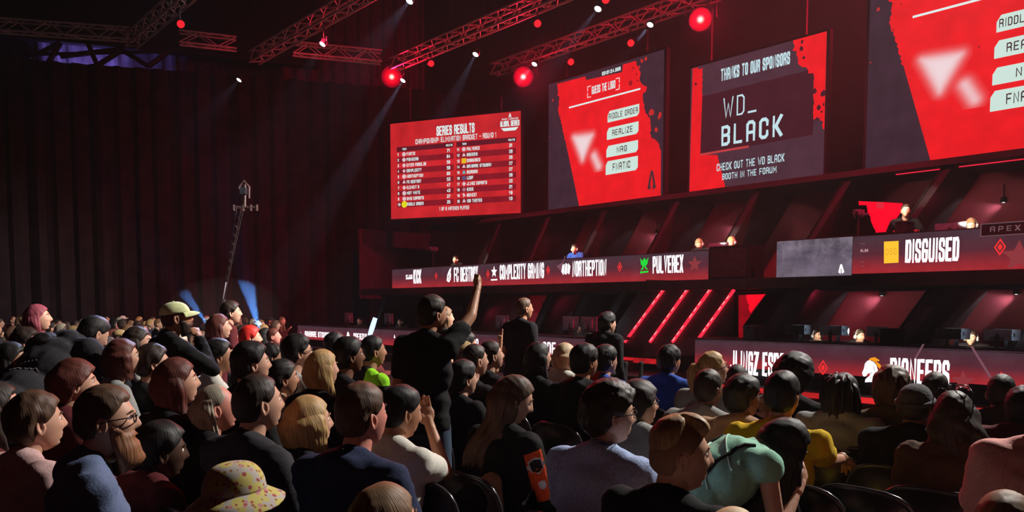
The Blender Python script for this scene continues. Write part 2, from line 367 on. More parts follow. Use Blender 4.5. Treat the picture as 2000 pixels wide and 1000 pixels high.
# ------------------------------------------------------------------ screens hung over the stage
def led_mat(name, top, mid, bot, z0, z1, noise=.2, lo=.8, hi=1.2):
    m = bpy.data.materials.new(name); m.use_nodes = True; nt = m.node_tree; N = nt.nodes; N.remove(N['Principled BSDF'])
    tc = N.new('ShaderNodeTexCoord'); sp = N.new('ShaderNodeSeparateXYZ'); nt.links.new(tc.outputs['Object'], sp.inputs[0])
    nz = N.new('ShaderNodeTexNoise'); nz.inputs['Scale'].default_value = 2.2; nz.inputs['Detail'].default_value = 7; nz.inputs['Roughness'].default_value = .7
    nt.links.new(tc.outputs['Object'], nz.inputs['Vector'])
    mr = N.new('ShaderNodeMapRange'); mr.inputs[1].default_value = z0; mr.inputs[2].default_value = z1; nt.links.new(sp.outputs['Z'], mr.inputs[0])
    ad = N.new('ShaderNodeMath'); ad.operation = 'MULTIPLY_ADD'; nt.links.new(nz.outputs[0], ad.inputs[0]); ad.inputs[1].default_value = noise; nt.links.new(mr.outputs[0], ad.inputs[2])
    sb = N.new('ShaderNodeMath'); sb.operation = 'SUBTRACT'; nt.links.new(ad.outputs[0], sb.inputs[0]); sb.inputs[1].default_value = noise/2
    rp = N.new('ShaderNodeValToRGB'); r = rp.color_ramp; r.elements[0].position = .08; r.elements[0].color = (*bot, 1); r.elements[1].position = .95; r.elements[1].color = (*top, 1)
    e_ = r.elements.new(.5); e_.color = (*mid, 1); nt.links.new(sb.outputs[0], rp.inputs[0])
    e = N.new('ShaderNodeEmission'); nt.links.new(rp.outputs[0], e.inputs[0])
    m2 = N.new('ShaderNodeMapRange'); m2.inputs[1].default_value = .3; m2.inputs[2].default_value = .7; m2.inputs[3].default_value = lo; m2.inputs[4].default_value = hi
    nt.links.new(nz.outputs[0], m2.inputs[0]); nt.links.new(m2.outputs[0], e.inputs[1]); nt.links.new(e.outputs[0], N['Material Output'].inputs[0]); return m
E_SRED = emat('screen_red', S(232, 24, 32), 1.0, .12, 2.5)
E_SRED2 = emat('screen_red_bar', S(226, 55, 60), 1.0)
E_SDARK = emat('screen_dark', S(58, 36, 48), 1.0, .18, 3)
E_SDARK2 = emat('screen_dark_maroon', S(66, 22, 34), 1.0, .12, 3)
E_SDARK3 = emat('screen_dark_grey', S(74, 44, 56), 1.0, .12, 3)
E_TXT = emat('screen_white', S(222, 238, 238), 1.0)
E_TXTR = emat('screen_pink_white', S(255, 205, 205), 1.0)
E_BTN = emat('screen_button', S(205, 228, 218), 1.0)
E_INK = emat('screen_ink', S(66, 40, 48), 1.0)
class Plane:
    def __init__(s, origin, ex): s.o = Vector(origin); s.x = Vector(ex).normalized(); s.n = s.x.cross(EZ); s.n.normalize()
    def mat(s): M = Matrix((s.x, -s.n, EZ)).transposed().to_4x4(); M.translation = s.o; return M
    def loc(s, px, py): p = on_plane(px, py, s.o, s.n)-s.o; return (p.dot(s.x), p.z)
def plane_v(px, py, v): return Plane(s2w(*at(px, py, v)), EX)
def textbox(par, P, name, txt, x0, t0, b0, x1, m, y, th=.2, gap=.35, thx=None):
    l0 = P.loc(x0, t0); l1 = P.loc(x0, b0); r = P.loc(x1, t0)
    return part(name, lettering(MB(), txt, l0[0], r[0], l1[1], l0[1], th, y, gap, thx), m, par)
def bbox_screen(par, W, H, m_face, face='screen_face'):
    part('screen_cabinet', MB().box(-.06, W+.06, .012, .16, -.06, H+.06), M_MATT, par)
    f = part(face, MB().flat([(0, 0), (W, 0), (W, H), (0, H)], 0), m_face, par)
    for sx in (.15, .85): part('hanging_bar', MB().tube((W*sx, .1, H+.05), (W*sx, .1, max(H+.2, 8.75-par.matrix_world.translation.z)), .03, n=6), M_STEEL, par)
    return f
VS = 16.0
# logo quiz screen; built once, its twin further right shows the same picture
P2 = plane_v(1071, 410, VS); cx = lambda x, y: P2.loc(1060+.34*x, 90+.34*y)
W2 = P2.loc(1294, 386)[0]; H2 = P2.loc(1079, 163)[1]
def arrow_mesh():
    tri = [cx(180, 524), cx(284, 512), cx(229, 652)]; ta, tb = cx(296, 632), cx(322, 690)
    x0, z0 = cx(110, 760); x1, z1 = cx(370, 440); nx, nz_ = 44, 60
    def sd(p, q, r):
        px, pz = p; e = (r[0]-q[0], r[1]-q[1]); t = max(0, min(1, ((px-q[0])*e[0]+(pz-q[1])*e[1])/(e[0]**2+e[1]**2))); return math.hypot(px-q[0]-e[0]*t, pz-q[1]-e[1]*t)
    V, C = [], []
    def f(p):
        d = min(sd(p, tri[i], tri[(i+1) % 3]) for i in range(3))
        s = [(tri[(i+1) % 3][0]-tri[i][0])*(p[1]-tri[i][1])-(tri[(i+1) % 3][1]-tri[i][1])*(p[0]-tri[i][0]) for i in range(3)]
        if all(x > 0 for x in s) or all(x < 0 for x in s): d = -d
        d2 = sd(p, ta, tb)-.055
        g = lambda d: 1/(1+math.exp((d-.03)/.042))
        return min(1, g(d)*.93+g(d2)*.8)
    for j in range(nz_+1):
        for i in range(nx+1):
            p = (x0+(x1-x0)*i/nx, z0+(z1-z0)*j/nz_); V.append((p[0], -.008, p[1])); C.append(f(p))
    Fc = [(j*(nx+1)+i, j*(nx+1)+i+1, (j+1)*(nx+1)+i+1, (j+1)*(nx+1)+i) for j in range(nz_) for i in range(nx) if max(C[j*(nx+1)+i], C[j*(nx+1)+i+1], C[(j+1)*(nx+1)+i]) > .02]
    mb = MB().add(V, Fc); me = mb.mesh('blurred_logo'); at_ = me.color_attributes.new('glow', 'FLOAT_COLOR', 'POINT')
    for i, c in enumerate(C): at_.data[i].color = (c, c, c, 1)
    m = bpy.data.materials.new('screen_blurred_logo'); m.use_nodes = True; nt = m.node_tree; N = nt.nodes; N.remove(N['Principled BSDF'])
    a = N.new('ShaderNodeAttribute'); a.attribute_name = 'glow'; mx = N.new('ShaderNodeMix'); mx.data_type = 'RGBA'
    mx.inputs[6].default_value = (*S(232, 24, 32), 1); mx.inputs[7].default_value = (*S(240, 222, 226), 1); nt.links.new(a.outputs['Fac'], mx.inputs[0])
    e = N.new('ShaderNodeEmission'); nt.links.new(mx.outputs[2], e.inputs[0]); nt.links.new(e.outputs[0], N['Material Output'].inputs[0])
    me.materials.append(m); return me
def quiz_screen(label, M):
    t = thing('led_screen', label, 'screen', M)
    bbox_screen(t, W2, H2, E_SDARK)
    out = [cx(82, 218), cx(95, 300), cx(92, 380), cx(130, 540), cx(210, 920), cx(678, 866), cx(680, 600), cx(650, 540), cx(622, 520), cx(615, 410), cx(590, 385), cx(575, 280), cx(600, 236), cx(556, 200), cx(562, 150), cx(532, 86), cx(462, 106), cx(456, 150), cx(250, 195), cx(245, 174)]
    fl = [1, 1, 1, 0, 0, 0, 1, 1, 1, 1, 1, 1, 1, 1, 1, 0, 0, 0, 0, 0]
    part('torn_red_graphic', MB().flat(jag(out, .016, .05, fl, 3), -.004), E_SRED, t)
    mb = MB()
    for i, (x, y, r) in enumerate(((625, 380, .09), (675, 395, .07), (652, 480, .06), (58, 312, .04), (570, 85, .05), (593, 75, .05), (555, 120, .04), (668, 410, .05), (40, 520, .02))):
        c = cx(x, y); mb.flat(blob(c[0], c[1], r, i), -.006)
    part('paint_splatter', mb, emat('screen_red_dim', S(190, 40, 40), 1), t)
    mb = MB()
    for i, (x, y, r) in enumerate(((505, 215, .07), (520, 128, .035), (540, 160, .03), (545, 200, .03), (100, 400, .02), (120, 300, .02), (330, 490, .02), (620, 560, .015), (150, 600, .015))):
        c = cx(x, y); mb.flat(blob(c[0], c[1], r, i+20), -.006)
    part('dark_specks', mb, emat('screen_red_dark', S(150, 18, 26), 1), t)
    b = cx(340, 168), cx(448, 140); part('timer_digits', lettering(MB(), '00:01:24.698', cx(342, 150)[0], cx(448, 150)[0], cx(345, 170)[1], cx(345, 148)[1], .22, -.008), E_TXT, t)
    part('title_lettering', lettering(MB(), 'GUESS THE LOGO', cx(285, 0)[0], cx(420, 0)[0], cx(285, 278)[1], cx(285, 232)[1], .16, -.008, .25, .26), E_TXT, t)
    mb = MB(); zt, zb = cx(258, 232)[1], cx(262, 298)[1]; a0, a1 = cx(257, 260)[0], cx(443, 200)[0]; w = .025; l = .14
    mb.flat([(a0, zt), (a0+l, zt), (a0+l, zt-w), (a0, zt-w)], -.008); mb.flat([(a0, zt), (a0, zt-l), (a0+w, zt-l), (a0+w, zt)], -.008)
    mb.flat([(a0, zb), (a0+l, zb), (a0+l, zb+w), (a0, zb+w)], -.008); mb.flat([(a0, zb), (a0, zb+l), (a0+w, zb+l), (a0+w, zb)], -.008)
    mb.flat([(a1, zt), (a1-l, zt), (a1-l, zt-w), (a1, zt-w)], -.008); mb.flat([(a1, zt), (a1, zt-l), (a1-w, zt-l), (a1-w, zt)], -.008)
    mb.flat([(a1, zb), (a1-l, zb), (a1-l, zb+w), (a1, zb+w)], -.008); mb.flat([(a1, zb), (a1, zb+l), (a1-w, zb+l), (a1-w, zb)], -.008)
    part('title_brackets', mb, E_TXTR, t)
    l0, l1 = cx(152, 352), cx(562, 248); zz = (l0[1]+l1[1])/2
    part('rule_line', MB().flat([(l0[0], zz-.022), (l1[0], zz-.022), (l1[0], zz+.022), (l0[0], zz+.022)], -.008), E_TXT, t)
    link('blurred_logo', quiz_arrow, t)
    for txt, tl_, br in (('RIDDLE ORDER', (374, 376), (555, 398)), ('REALIZE', (370, 473), (551, 502)), ('NRG', (367, 576), (548, 607)), ('FNATIC', (363, 664), (547, 711))):
        x0, z1 = cx(*tl_); x1, z0 = cx(*br); ch = .07
        part('answer_button', MB().flat([(x0, z0), (x1-ch, z0), (x1, z0+ch), (x1, z1), (x0+ch, z1), (x0, z1-ch*1.6)], -.008), E_BTN, t)
        wd = {'RIDDLE ORDER': .92, 'REALIZE': .64, 'NRG': .32, 'FNATIC': .54}[txt]; cxm = (x0+x1)/2; ww = (x1-x0)*wd/2
        h = z1-z0; part('answer_lettering', lettering(MB(), txt, cxm-ww, cxm+ww, z0+h*.24, z0+h*.76, .15, -.012, .4, .19), E_INK, t)
    a, b2, c = cx(602, 815), cx(628, 716), cx(652, 818)
    xm = b2[0]; zt, zb = b2[1], (a[1]+c[1])/2; hw = (c[0]-a[0])/2
    mb = MB(); mb.flat([(xm-hw*.25, zt), (xm+hw*.25, zt), (xm+hw, zb), (xm+hw*.5, zb-.02), (xm, zt-.22*(zt-zb)), (xm-hw*.5, zb-.02), (xm-hw, zb)][::-1], -.008)
    mb.flat([(xm-hw*.75, zb+.04), (xm-hw*.2, zb+.08), (xm-hw*.3, zb-.06)], -.01); mb.flat([(xm+hw*.75, zb+.04), (xm+hw*.2, zb+.08), (xm+hw*.3, zb-.06)], -.01)
    part('peaked_emblem', mb, E_INK, t)
    return t
quiz_arrow = arrow_mesh()
quiz_screen('hanging screen headed GUESS THE LOGO with four answer bars, beside the scoreboard', P2.mat())
PM = plane_v(1690, 330, VS); MM = P2.mat().copy(); MM.translation = PM.o
tm = quiz_screen('big screen with a blurred white arrow, cut by the right picture edge', MM)
e = part('edge_light_strip', MB().box(.62, W2, -.03, .0, -.2, -.165), emat('edge_red', (1, .02, .06), .9), tm)
# sponsors screen
P3 = plane_v(1346, 377, VS); c3 = lambda x, y: P3.loc(1320+.35*x, 50+.35*y)
W3 = P3.loc(1608, 343)[0]; H3 = P3.loc(1352, 133)[1]
t = thing('led_screen', 'hanging screen thanking the sponsors with WD_BLACK lettering', 'screen', P3.mat())
bbox_screen(t, W3, H3, E_SDARK3)
zt_ = c3(150, 395)[1]
part('dark_centre_panel', MB().flat(jag([c3(137, 722), c3(600, 640), (c3(770, 500)[0], c3(600, 640)[1]), (c3(770, 500)[0], zt_+.02), (c3(150, 0)[0], zt_)], .008, .1, [0, 1, 1, 1, 0], 5), -.004), E_SDARK2, t)
part('torn_red_graphic', MB().flat(jag([c3(95, 238), c3(76, 936), c3(278, 906), c3(232, 722), c3(137, 722), c3(148, 400), c3(152, 240)], .014, .05, [0, 0, 0, 0, 0, 1, 1], 6), -.006), E_SRED, t)
part('torn_red_graphic', MB().flat(jag([(c3(655, 85)[0], H3), c3(690, 220), c3(735, 240), c3(740, 268), c3(768, 265), c3(766, 525), c3(806, 515), (W3, c3(832, 580)[1]), (W3, H3)], .018, .05, [1, 1, 1, 0, 1, 1, 1, 0, 0], 8), -.006), E_SRED, t)
mb = MB()
for i, (x, y, r) in enumerate(((775, 365, .06), (825, 380, .07), (798, 458, .06), (826, 440, .03), (815, 480, .03), (112, 326, .04), (700, 130, .05), (705, 90, .04), (715, 180, .04), (790, 520, .04))):
    c = c3(x, y); mb.flat(blob(c[0], c[1], r, i+40), -.009)
part('dark_specks', mb, E_SDARK2, t)
l0 = c3(137, 722); l1 = c3(407, 688)
part('rule_line', MB().flat([(l0[0], l0[1]-.02), (l1[0], l0[1]-.02), (l1[0], l0[1]+.03), (l0[0], l0[1]+.03)], -.009), emat('screen_salmon', S(190, 60, 62), 1), t)
def t3(name, txt, x0, tp, bt, x1, th, gap, thx): part(name, lettering(MB(), txt, c3(x0, 0)[0], c3(x1, 0)[0], c3(x0, bt)[1], c3(x0, tp)[1], th, -.01, gap, thx), emat('screen_pale_blue', S(196, 226, 234), 1), t)
t3('thanks_lettering', 'THANKS TO OUR SPONSORS', 258, 242, 310, 642, .17, .24, .32)
c3y = lambda x, y: c3(x, y)
t3('sponsor_lettering', 'WD', 275, 405, 517, 392, .085, .5, .13)
z_ = c3(412, 488)[1]; part('sponsor_lettering', MB().flat([(c3(412, 0)[0], z_), (c3(460, 0)[0], z_), (c3(460, 0)[0], z_+.045), (c3(412, 0)[0], z_+.045)], -.01), emat('screen_pale_blue', S(196, 226, 234), 1), t)
t3('sponsor_lettering', 'BLACK', 267, 560, 672, 605, .15, .5, .22)
t3('notice_lettering', 'CHECK OUT THE WD BLACK', 243, 770, 812, 622, .15, .35, .2)
t3('notice_lettering', 'BOOTH IN THE FORUM', 275, 825, 860, 580, .15, .35, .2)
# scoreboard, turned towards the seats
s2 = Vector((math.sin(math.radians(68)), -math.cos(math.radians(68)), 0))
pr = s2w(*at(1017, 414, 16.1)); P1 = Plane(pr, s2); l = P1.loc(764, 428); P1 = Plane(pr+s2*l[0], s2); c1 = lambda x, y: P1.loc(740+.26*x, 190+.26*y)
W1 = P1.loc(1017, 414)[0]; P1z = P1.loc(764, 428)[1]; P1.o.z += P1z; H1 = (P1.loc(766, 240)[1]+P1.loc(1019, 218)[1])/2
t = thing('led_screen', 'hanging scoreboard screen headed SERIES RESULTS with twenty team rows', 'screen', P1.mat())
bbox_screen(t, W1, H1, emat('score_red', S(196, 34, 40), 1.0, .22, 1.6))
X = lambda x: P1.loc(740+.26*x, 320)[0]
def ztop(y_left): return P1.loc(765, 190+.26*y_left)[1]
Hf = lambda f: H1*f
def put(txt, x0, x1, f0, f1, th=.16, gap=.3, thx=.26, m=E_TXT, name='row_lettering'):
    part(name, lettering(MB(), txt, X(x0), X(x1), Hf(f0), Hf(f1), th, -.012, gap, thx), m, t)
put('SERIES RESULTS', 436, 720, .828, .928, .18, .2, .3, name='title_lettering')
put('CHAMPIONSHIP: ELIMINATION BRACKET - ROUND 1', 278, 884, .762, .815, .16, .3, .2, name='subtitle_lettering')
put('1 OF 6 MATCHES PLAYED', 455, 677, .062, .1, .18, .3, .25, name='footer_lettering')
put('GLOBAL SERIES', 914, 1056, .858, .915, .2, .2, .3, name='league_lettering')
put('APEX LEGENDS', 926, 1046, .922, .94, .22, .6, .25, name='league_lettering')
mb = MB(); xa, xb = X(918), X(1050); mb.flat([(xa, Hf(.845)), (xb, Hf(.845)), (xb-.1, Hf(.815)), (xa+.1, Hf(.815))][::-1], -.012)
xm = X(986); mb.flat([(xm-.05, Hf(.945)), (xm-.02, Hf(.945)), (xm, Hf(.962)), (xm+.02, Hf(.945)), (xm+.05, Hf(.945)), (xm+.012, Hf(.985)), (xm-.012, Hf(.985))], -.012)
part('league_emblem', mb, E_TXT, t)
LN = ['FNATIC', 'PIONEERS', 'ENTER FORCE.36', 'COMPLEXITY', 'NORTHEPTION', 'FC DESTROY', 'ELEMENT 6', 'MDY WHITE', 'OMIC ESPORTS', 'RIDDLE ORDER']
RN = ['PULVEREX', 'AREA310', 'DISGUISED', 'GANBARE OTOUSAN', 'AURORA', 'LCDF', 'JLINGZ ESPORTS', 'KICK', 'GOINEXT', '100 THIEVES']
LP = [71, 64, 59, 59, 60, 53, 47, 43, 37, 35]; RP = [31, 29, 28, 27, 27, 26, 23, 21, 18, 10]
LW = [64, 88, 145, 110, 124, 108, 92, 100, 126, 124]; RW = [96, 80, 100, 184, 80, 48, 150, 48, 74, 112]
E_ROWD = emat('score_row_dark', S(132, 20, 34), 1.0, .12, 2); E_ROWH = emat('score_head_row', S(92, 18, 32), 1.0)
icons = {9: S(225, 215, 30), 12: S(226, 180, 30), 14: S(70, 190, 190), 15: S(90, 80, 120), 17: S(190, 110, 130)}
rowh = .0625; ftop = .735
for side, (xa, xb, names, pts, wd, xi, xn, xt, xp) in enumerate(((136, 562, LN, LP, LW, 143, 178, 210, 512), (583, 1032, RN, RP, RW, 590, 628, 662, 980))):
    part('score_header_row', MB().flat([(X(xa), Hf(.70)), (X(xb), Hf(.70)), (X(xb), Hf(.75)), (X(xa), Hf(.75))], -.006), E_ROWH, t)
    put('TEAM', xn, xn+32, .713, .735, .25); put('POINTS', xp-6, xp+42, .713, .735, .25)
    for i in range(10):
        zt = .70-i*rowh*.93; zb = zt-rowh*.93
        if i % 2 == 1: part('score_row', MB().flat([(X(xa), Hf(zb)), (X(xb), Hf(zb)), (X(xb), Hf(zt)), (X(xa), Hf(zt))], -.006), E_ROWD, t)
        num = str(i+1+side*10); put(num, xi, xi+8*len(num), zb+.014, zt-.014, .24)
        put(names[i], xt, xt+wd[i], zb+.012, zt-.012, .2, .3, .28); put(str(pts[i]), xp, xp+24, zb+.012, zt-.012, .22)
        c = (X(xn+12), Hf((zt+zb)/2)); k = i+side*10; big = 1.5 if k in (9, 12) else 1
        nn = [6, 5, 4, 10, 8, 3, 4, 8, 6, 8, 5, 3, 4, 3, 3, 6, 4, 4, 7, 3][k]
        rr = .075*big; poly = [(c[0]+rr*math.sin(2*math.pi*j/nn+(math.pi/4 if k == 12 else 0))*(.45 if (k in (3, 18) and j % 2) else 1), c[1]+rr*math.cos(2*math.pi*j/nn+(math.pi/4 if k == 12 else 0))*(.45 if (k in (3, 18) and j % 2) else 1)) for j in range(nn)]
        part('team_badge', MB().flat(poly[::-1], -.012), emat('badge_%d' % k, icons[k], 1) if k in icons else emat('badge_pale', S(226, 190, 196), 1), t)

# ------------------------------------------------------------------ the two-tier stage
VD, VU = 12.84, 14.0                         # front planes of the desks on the floor and of the upper balcony
struct('wall_stage_upper', MB().box(-24, 2.5, 17.2, 17.3, 2.0, 4.35), M_PANELRED, STAGE)
struct('wall_stage_lower', MB().box(-27, 2.5, 15.6, 15.7, .2, 2.0), M_PANELRED, STAGE)
part('stage_side', MB().box(-24.1, -24, 14.1, 17.2, 1.9, 4.35), M_STAGE).matrix_world = STAGE
bpy.data.objects['stage_side'].name = 'trim_2'; bpy.data.objects['trim_2']['kind'] = 'structure'
ris = thing('stage_riser', 'low black stage riser under the desks, red light along its front edge', 'stage', SM(0, 0, 0))
part('riser_deck', MB().box(-27.5, 3, 12.5, 19, 0.01, .2), M_STAGE, ris)
part('edge_light_strip', MB().box(-9.2, 3, 12.46, 12.5, .1, .19), emat('riser_red', (1, .03, .035), .55, .4, 1.5), ris)
dk = thing('upper_deck', 'upper stage deck with angled black canopy lip above the desks', 'stage', SM(0, 0, 0))
part('deck', MB().box(-22.6, 2.5, 14.06, 17.2, 1.95, 2.15), M_STAGE, dk)
part('deck_lip', MB().prism([(-22.6, 2.0), (2.5, 2.0), (2.5, 2.2), (-22.6, 2.2)], 13.3, 14.05), M_STAGE, dk)
rf = thing('stage_canopy', 'black canopy roof over the upper row of player booths', 'stage', SM(0, 0, 0))
part('roof_panel', MB().box(-22, 2.5, 15.6, 17.2, 4.28, 4.4), M_STAGE, rf)
fn = thing('slanted_divider', 'slanted black booth dividers', 'divider')
bpy.data.objects.remove(fn)
def fin(a_top, ztop, zbot, v0, v1, th, label, m=M_STAGE, slope=.667):
    da = -(ztop-zbot)*slope
    t = thing('booth_divider', label, 'divider', SM(a_top, v0, zbot), 'slanted dividers between the player booths')
    part('divider_panel', MB().prism([(da, 0), (da+th, 0), (th, ztop-zbot), (0, ztop-zbot)], 0, v1-v0), m, t)
    part('edge_trim', MB().prism([(da-.03, 0), (da, 0), (0, ztop-zbot), (-.03, ztop-zbot)], -.03, .05), M_MATT, t)
    return t
def ord_(i): return ['first', 'second', 'third', 'fourth', 'fifth', 'sixth', 'seventh', 'eighth'][i]
for i, px in enumerate((1815, 1532)):
    a = at(px, 530, 13.35).x; fin(a, 2.0, .22, 13.5, 15.5, .26, ('slanted black divider of the lower booths between the players behind PIONEERS', 'slanted black divider of the lower booths left of the headset player with raised hand')[i])
for i, px in enumerate((1222, 1153, 1085, 960, 860, 760)):
    a = at(px, 585, 14.2).x; fin(a, 2.0, .22, 14.0, 15.5, .22, 'slanted lower booth divider, %s to the left of the neon tube panel' % ord_(i))
fin(at(2075, 530, 13.35).x, 2.0, .22, 13.5, 15.5, .26, 'slanted lower booth divider just outside the right picture edge')
for i, px in enumerate((1850, 1660, 1485, 1330, 1190, 1080, 985)):
    a = at(px, 400, 15.9).x; fin(a, 4.28, 2.2, 15.7, 17.15, .16, 'slanted upper booth divider, %s from the right picture edge' % ord_(i))
# booth down-lights (the small work lights that graze the booth walls)
M_SPOTB = M_LAMPBODY
def booth_light(px, py, v, aim_da, aim_dz, energy, label, size=.05, col=(1, .93, .95)):
    a = at(px, py, v); c = s2w(*a)
    t = thing('booth_light', label, 'stage light', Matrix.Translation(c) @ STAGE)
    part('lamp_head', MB().lathe([(.03, .1), (.05, .09), (.055, 0), (.045, -.005)], 10), M_SPOTB, t, True)
    part('lens', MB().lathe([(.044, -.002), (.001, -.01)], 10), E_WHT, t); part('bracket', MB().tube((0, 0, .1), (0, 0, .35), .012, n=5), M_SPOTB, t)
    l = bpy.data.lights.new('booth_beam', 'SPOT'); l.color = col; l.energy = energy*2; l.spot_size = math.radians(70); l.spot_blend = .7; l.shadow_soft_size = size
    o = bpy.data.objects.new('booth_beam', l); COL.objects.link(o); o.location = s2w(a.x, a.y, a.z-.03)
    r_ = bpy.data.lights.new('booth_red_fill', 'SPOT'); r_.color = (1, .06, .14); r_.energy = (18 if v < 16 else 9); r_.spot_size = math.radians(130); r_.spot_blend = .8; r_.shadow_soft_size = .1  # added red fill spot for the booth wall, without a fixture
    q_ = bpy.data.objects.new('booth_red_fill', r_); COL.objects.link(q_); q_.location = s2w(a.x-.6, v-1.5, a.z+.02); q_.rotation_euler = (s2w(a.x-.9, v+.1, a.z-.9)-q_.location).to_track_quat('-Z', 'Y').to_euler()
    o.rotation_euler = (s2w(a.x+aim_da, a.y+.03, a.z+aim_dz)-o.location).to_track_quat('-Z', 'Y').to_euler()
for px, py, v, da, dz, e, lb in ((1722, 577, 15.52, -1.4, -.55, 10, 'booth light over the two headset players by PIONEERS'), (1985, 574, 15.52, -1.4, -.55, 10, 'booth light over the player at the right end'),
                              (1206, 594, 15.52, -1.2, -.5, 22, 'booth light beside the neon tube panel'), (1138, 606, 15.52, -1.2, -.5, 22, 'booth light above the standing man in a cap'),
                              (1440, 440, 17.12, -1.6, -.5, 8, 'upper booth light above the black speaker box'), (1283, 456, 17.12, -1.2, -.4, 6, 'upper booth light above PULVEREX'),
                              (1165, 476, 17.12, -1.0, -.4, 2.5, 'upper booth light above NORTHEPTION'), (1960, 395, 17.12, -2.0, -.6, 8, 'upper booth light above DISGUISED'),
                              (1060, 612, 15.52, -1.0, -.4, 3, 'booth light above the raised fingers')):
    booth_light(px, py, v, da, dz, e, lb)

# LED fascias -------------------------------------------------------------
E_LED = emat('led_white', S(255, 246, 252), 1.6); E_LEDR = emat('led_red', (1, .03, .03), 1.0); E_LEDG = emat('led_green', S(30, 220, 60), 1.0); E_LEDY = emat('led_yellow', S(255, 190, 50), 1.1); E_LEDO = emat('led_orange', S(240, 150, 30), 1.1); E_HALO = emat('led_halo', S(225, 60, 90), 1)
def fascia(name, label, px0, yt0, yb0, px1, v, mm, depth=.1, cat='LED fascia', top=True):
    P = plane_v(px0, yb0, v); w = P.loc(px1, yb0)[0]; h = P.loc(px0, yt0)[1]
    t = thing(name, label, cat, P.mat())
    part('led_panel', MB().flat([(0, 0), (w, 0), (w, h), (0, h)], 0), mm(h), t)
    part('fascia_box', MB().box(0, w, .01, depth, -.02, h+.02), M_STAGE, t)
    return t, P, w, h
ledm = lambda nm: (lambda h: led_mat(nm, S(74, 50, 60), S(92, 42, 54), S(164, 42, 50), 0, h, .35, .7, 1.15))
def diamond(par, P, px, py, m=E_LEDR, r=.085):
    c = P.loc(px, py); x, z = c; mb = MB()
    for s0, s1 in ((1, .72), (.42, 0)):
        o = [(x, z+r*1.6*s0), (x+r*s0, z), (x, z-r*1.6*s0), (x-r*s0, z)]; i_ = [(x, z+r*1.6*s1), (x+r*s1, z), (x, z-r*1.6*s1), (x-r*s1, z)]
        for k in range(4): mb.flat([o[k], o[(k+1) % 4], i_[(k+1) % 4], i_[k]], -.012)
    part('diamond_mark', mb, m, par)
def poly_px(par, P, name, pts, m, y=-.012): return part(name, MB().flat([P.loc(*p) for p in pts], y), m, par)
def glow_text(par, P, txt, x0, t0, b0, x1, th=.15, gap=.26, thx=.30, m=E_LED):
    l0 = P.loc(x0, t0); l1 = P.loc(x0, b0); r = P.loc(x1, t0); h = (l0[1]-l1[1])
    textbox(par, P, 'team_lettering', txt, x0, t0, b0, x1, m, -.014, th, gap, thx)
def faint_star(par, P, px, py, r, m):
    x, z = P.loc(px, py); pl = []
    for k in range(10): q = r if k % 2 == 0 else r*.45; pl.append((x+q*math.sin(k*math.pi/5), z+q*math.cos(k*math.pi/5)))
    part('faint_star_print', MB().flat(pl[::-1], -.006), m, par)
E_FAINT = emat('led_faint', S(140, 54, 60), 1); E_FAINT2 = emat('led_faint_grey', S(120, 78, 90), 1)
U, PU, wu, hu = fascia('led_fascia', 'long upper LED strip of team names from KICK to PULVEREX', 766, 527, 563, 1383, VU, ledm('led_strip_upper'))
glow_text(U, PU, 'KICK', 808, 527, 554, 823); textbox(U, PU, 'small_lettering', 'BY NICE', 793.5, 537, 541, 806, E_LED, -.014, .3, .5)
poly_px(U, PU, 'small_lettering', [(793.5, 541.8), (806, 541.2), (806, 545), (793.5, 545.6)], E_LED)
for px, py in ((852.5, 539), (953.5, 535), (1071, 528), (1211, 521.5)): diamond(U, PU, px, py, r=.075 if px > 900 else .07)
poly_px(U, PU, 'flame_emblem', [(873, 548), (874.5, 536), (878, 527), (882, 522), (880.5, 532), (881.5, 536), (880.6, 546), (877.5, 551.5), (875, 550)], E_LED)
poly_px(U, PU, 'emblem_gap', [(875.4, 541), (880.4, 532.5), (879.6, 536), (876, 544)], emat('led_strip_mid', S(120, 36, 50), 1), -.016)
poly_px(U, PU, 'emblem_gap', [(875.8, 547), (880, 539.5), (879.4, 543), (877, 548)], emat('led_strip_mid', S(120, 36, 50), 1), -.016)
glow_text(U, PU, 'FC DESTROY', 887.5, 522.5, 551, 934)
st = []
for k in range(10):
    q = 1 if k % 2 == 0 else .42; st.append((965.6+5.8*q*math.sin(k*math.pi/5), 531-12*q*math.cos(k*math.pi/5)))
poly_px(U, PU, 'star_emblem', st[::-1], E_LED); poly_px(U, PU, 'star_emblem', [(959.5, 545.5), (971.8, 544.8), (971.8, 547.4), (959.5, 548)], E_LED)
glow_text(U, PU, 'COMPLEXITY GAMING', 977, 517.5, 546.5, 1063)
for k in range(3):
    x = 1097+k*5.6; poly_px(U, PU, 'striped_emblem', [(x, 535-k*1.0-(4 if k == 0 else 0)), (x+4.4, 537.5-k*.8), (x+6.5, 516+(4 if k == 2 else 0)), (x+2.6, 514+(3 if k == 0 else 0))], E_LED)
glow_text(U, PU, 'NORTHEPTION', 1119, 510, 540.5, 1185)
for pl in ([(1251, 504), (1255, 510), (1259.5, 503.5), (1263, 509), (1267, 502), (1265.2, 515), (1261.5, 520), (1266.5, 527), (1261, 525), (1259, 518), (1257, 525.5), (1251.5, 529), (1256, 520.5), (1252.4, 516)], [(1250.8, 530.5), (1266.8, 528.6), (1266.8, 532), (1250.8, 534)]):
    poly_px(U, PU, 'green_emblem', pl, E_LEDG)
glow_text(U, PU, 'PULVEREX', 1276, 500.5, 534.5, 1335)
poly_px(U, PU, 'faint_print', [(1100, 512), (1103, 500), (1104.5, 500), (1096, 530), (1087, 520)], E_FAINT2, -.006)
faint_star(U, PU, 1357, 516, .18, E_FAINT)
t = thing('speaker_box', 'big black box between the PULVEREX lettering and the grey smoke panel', 'speaker', SM(*at(1384, 545, VU+.02)))
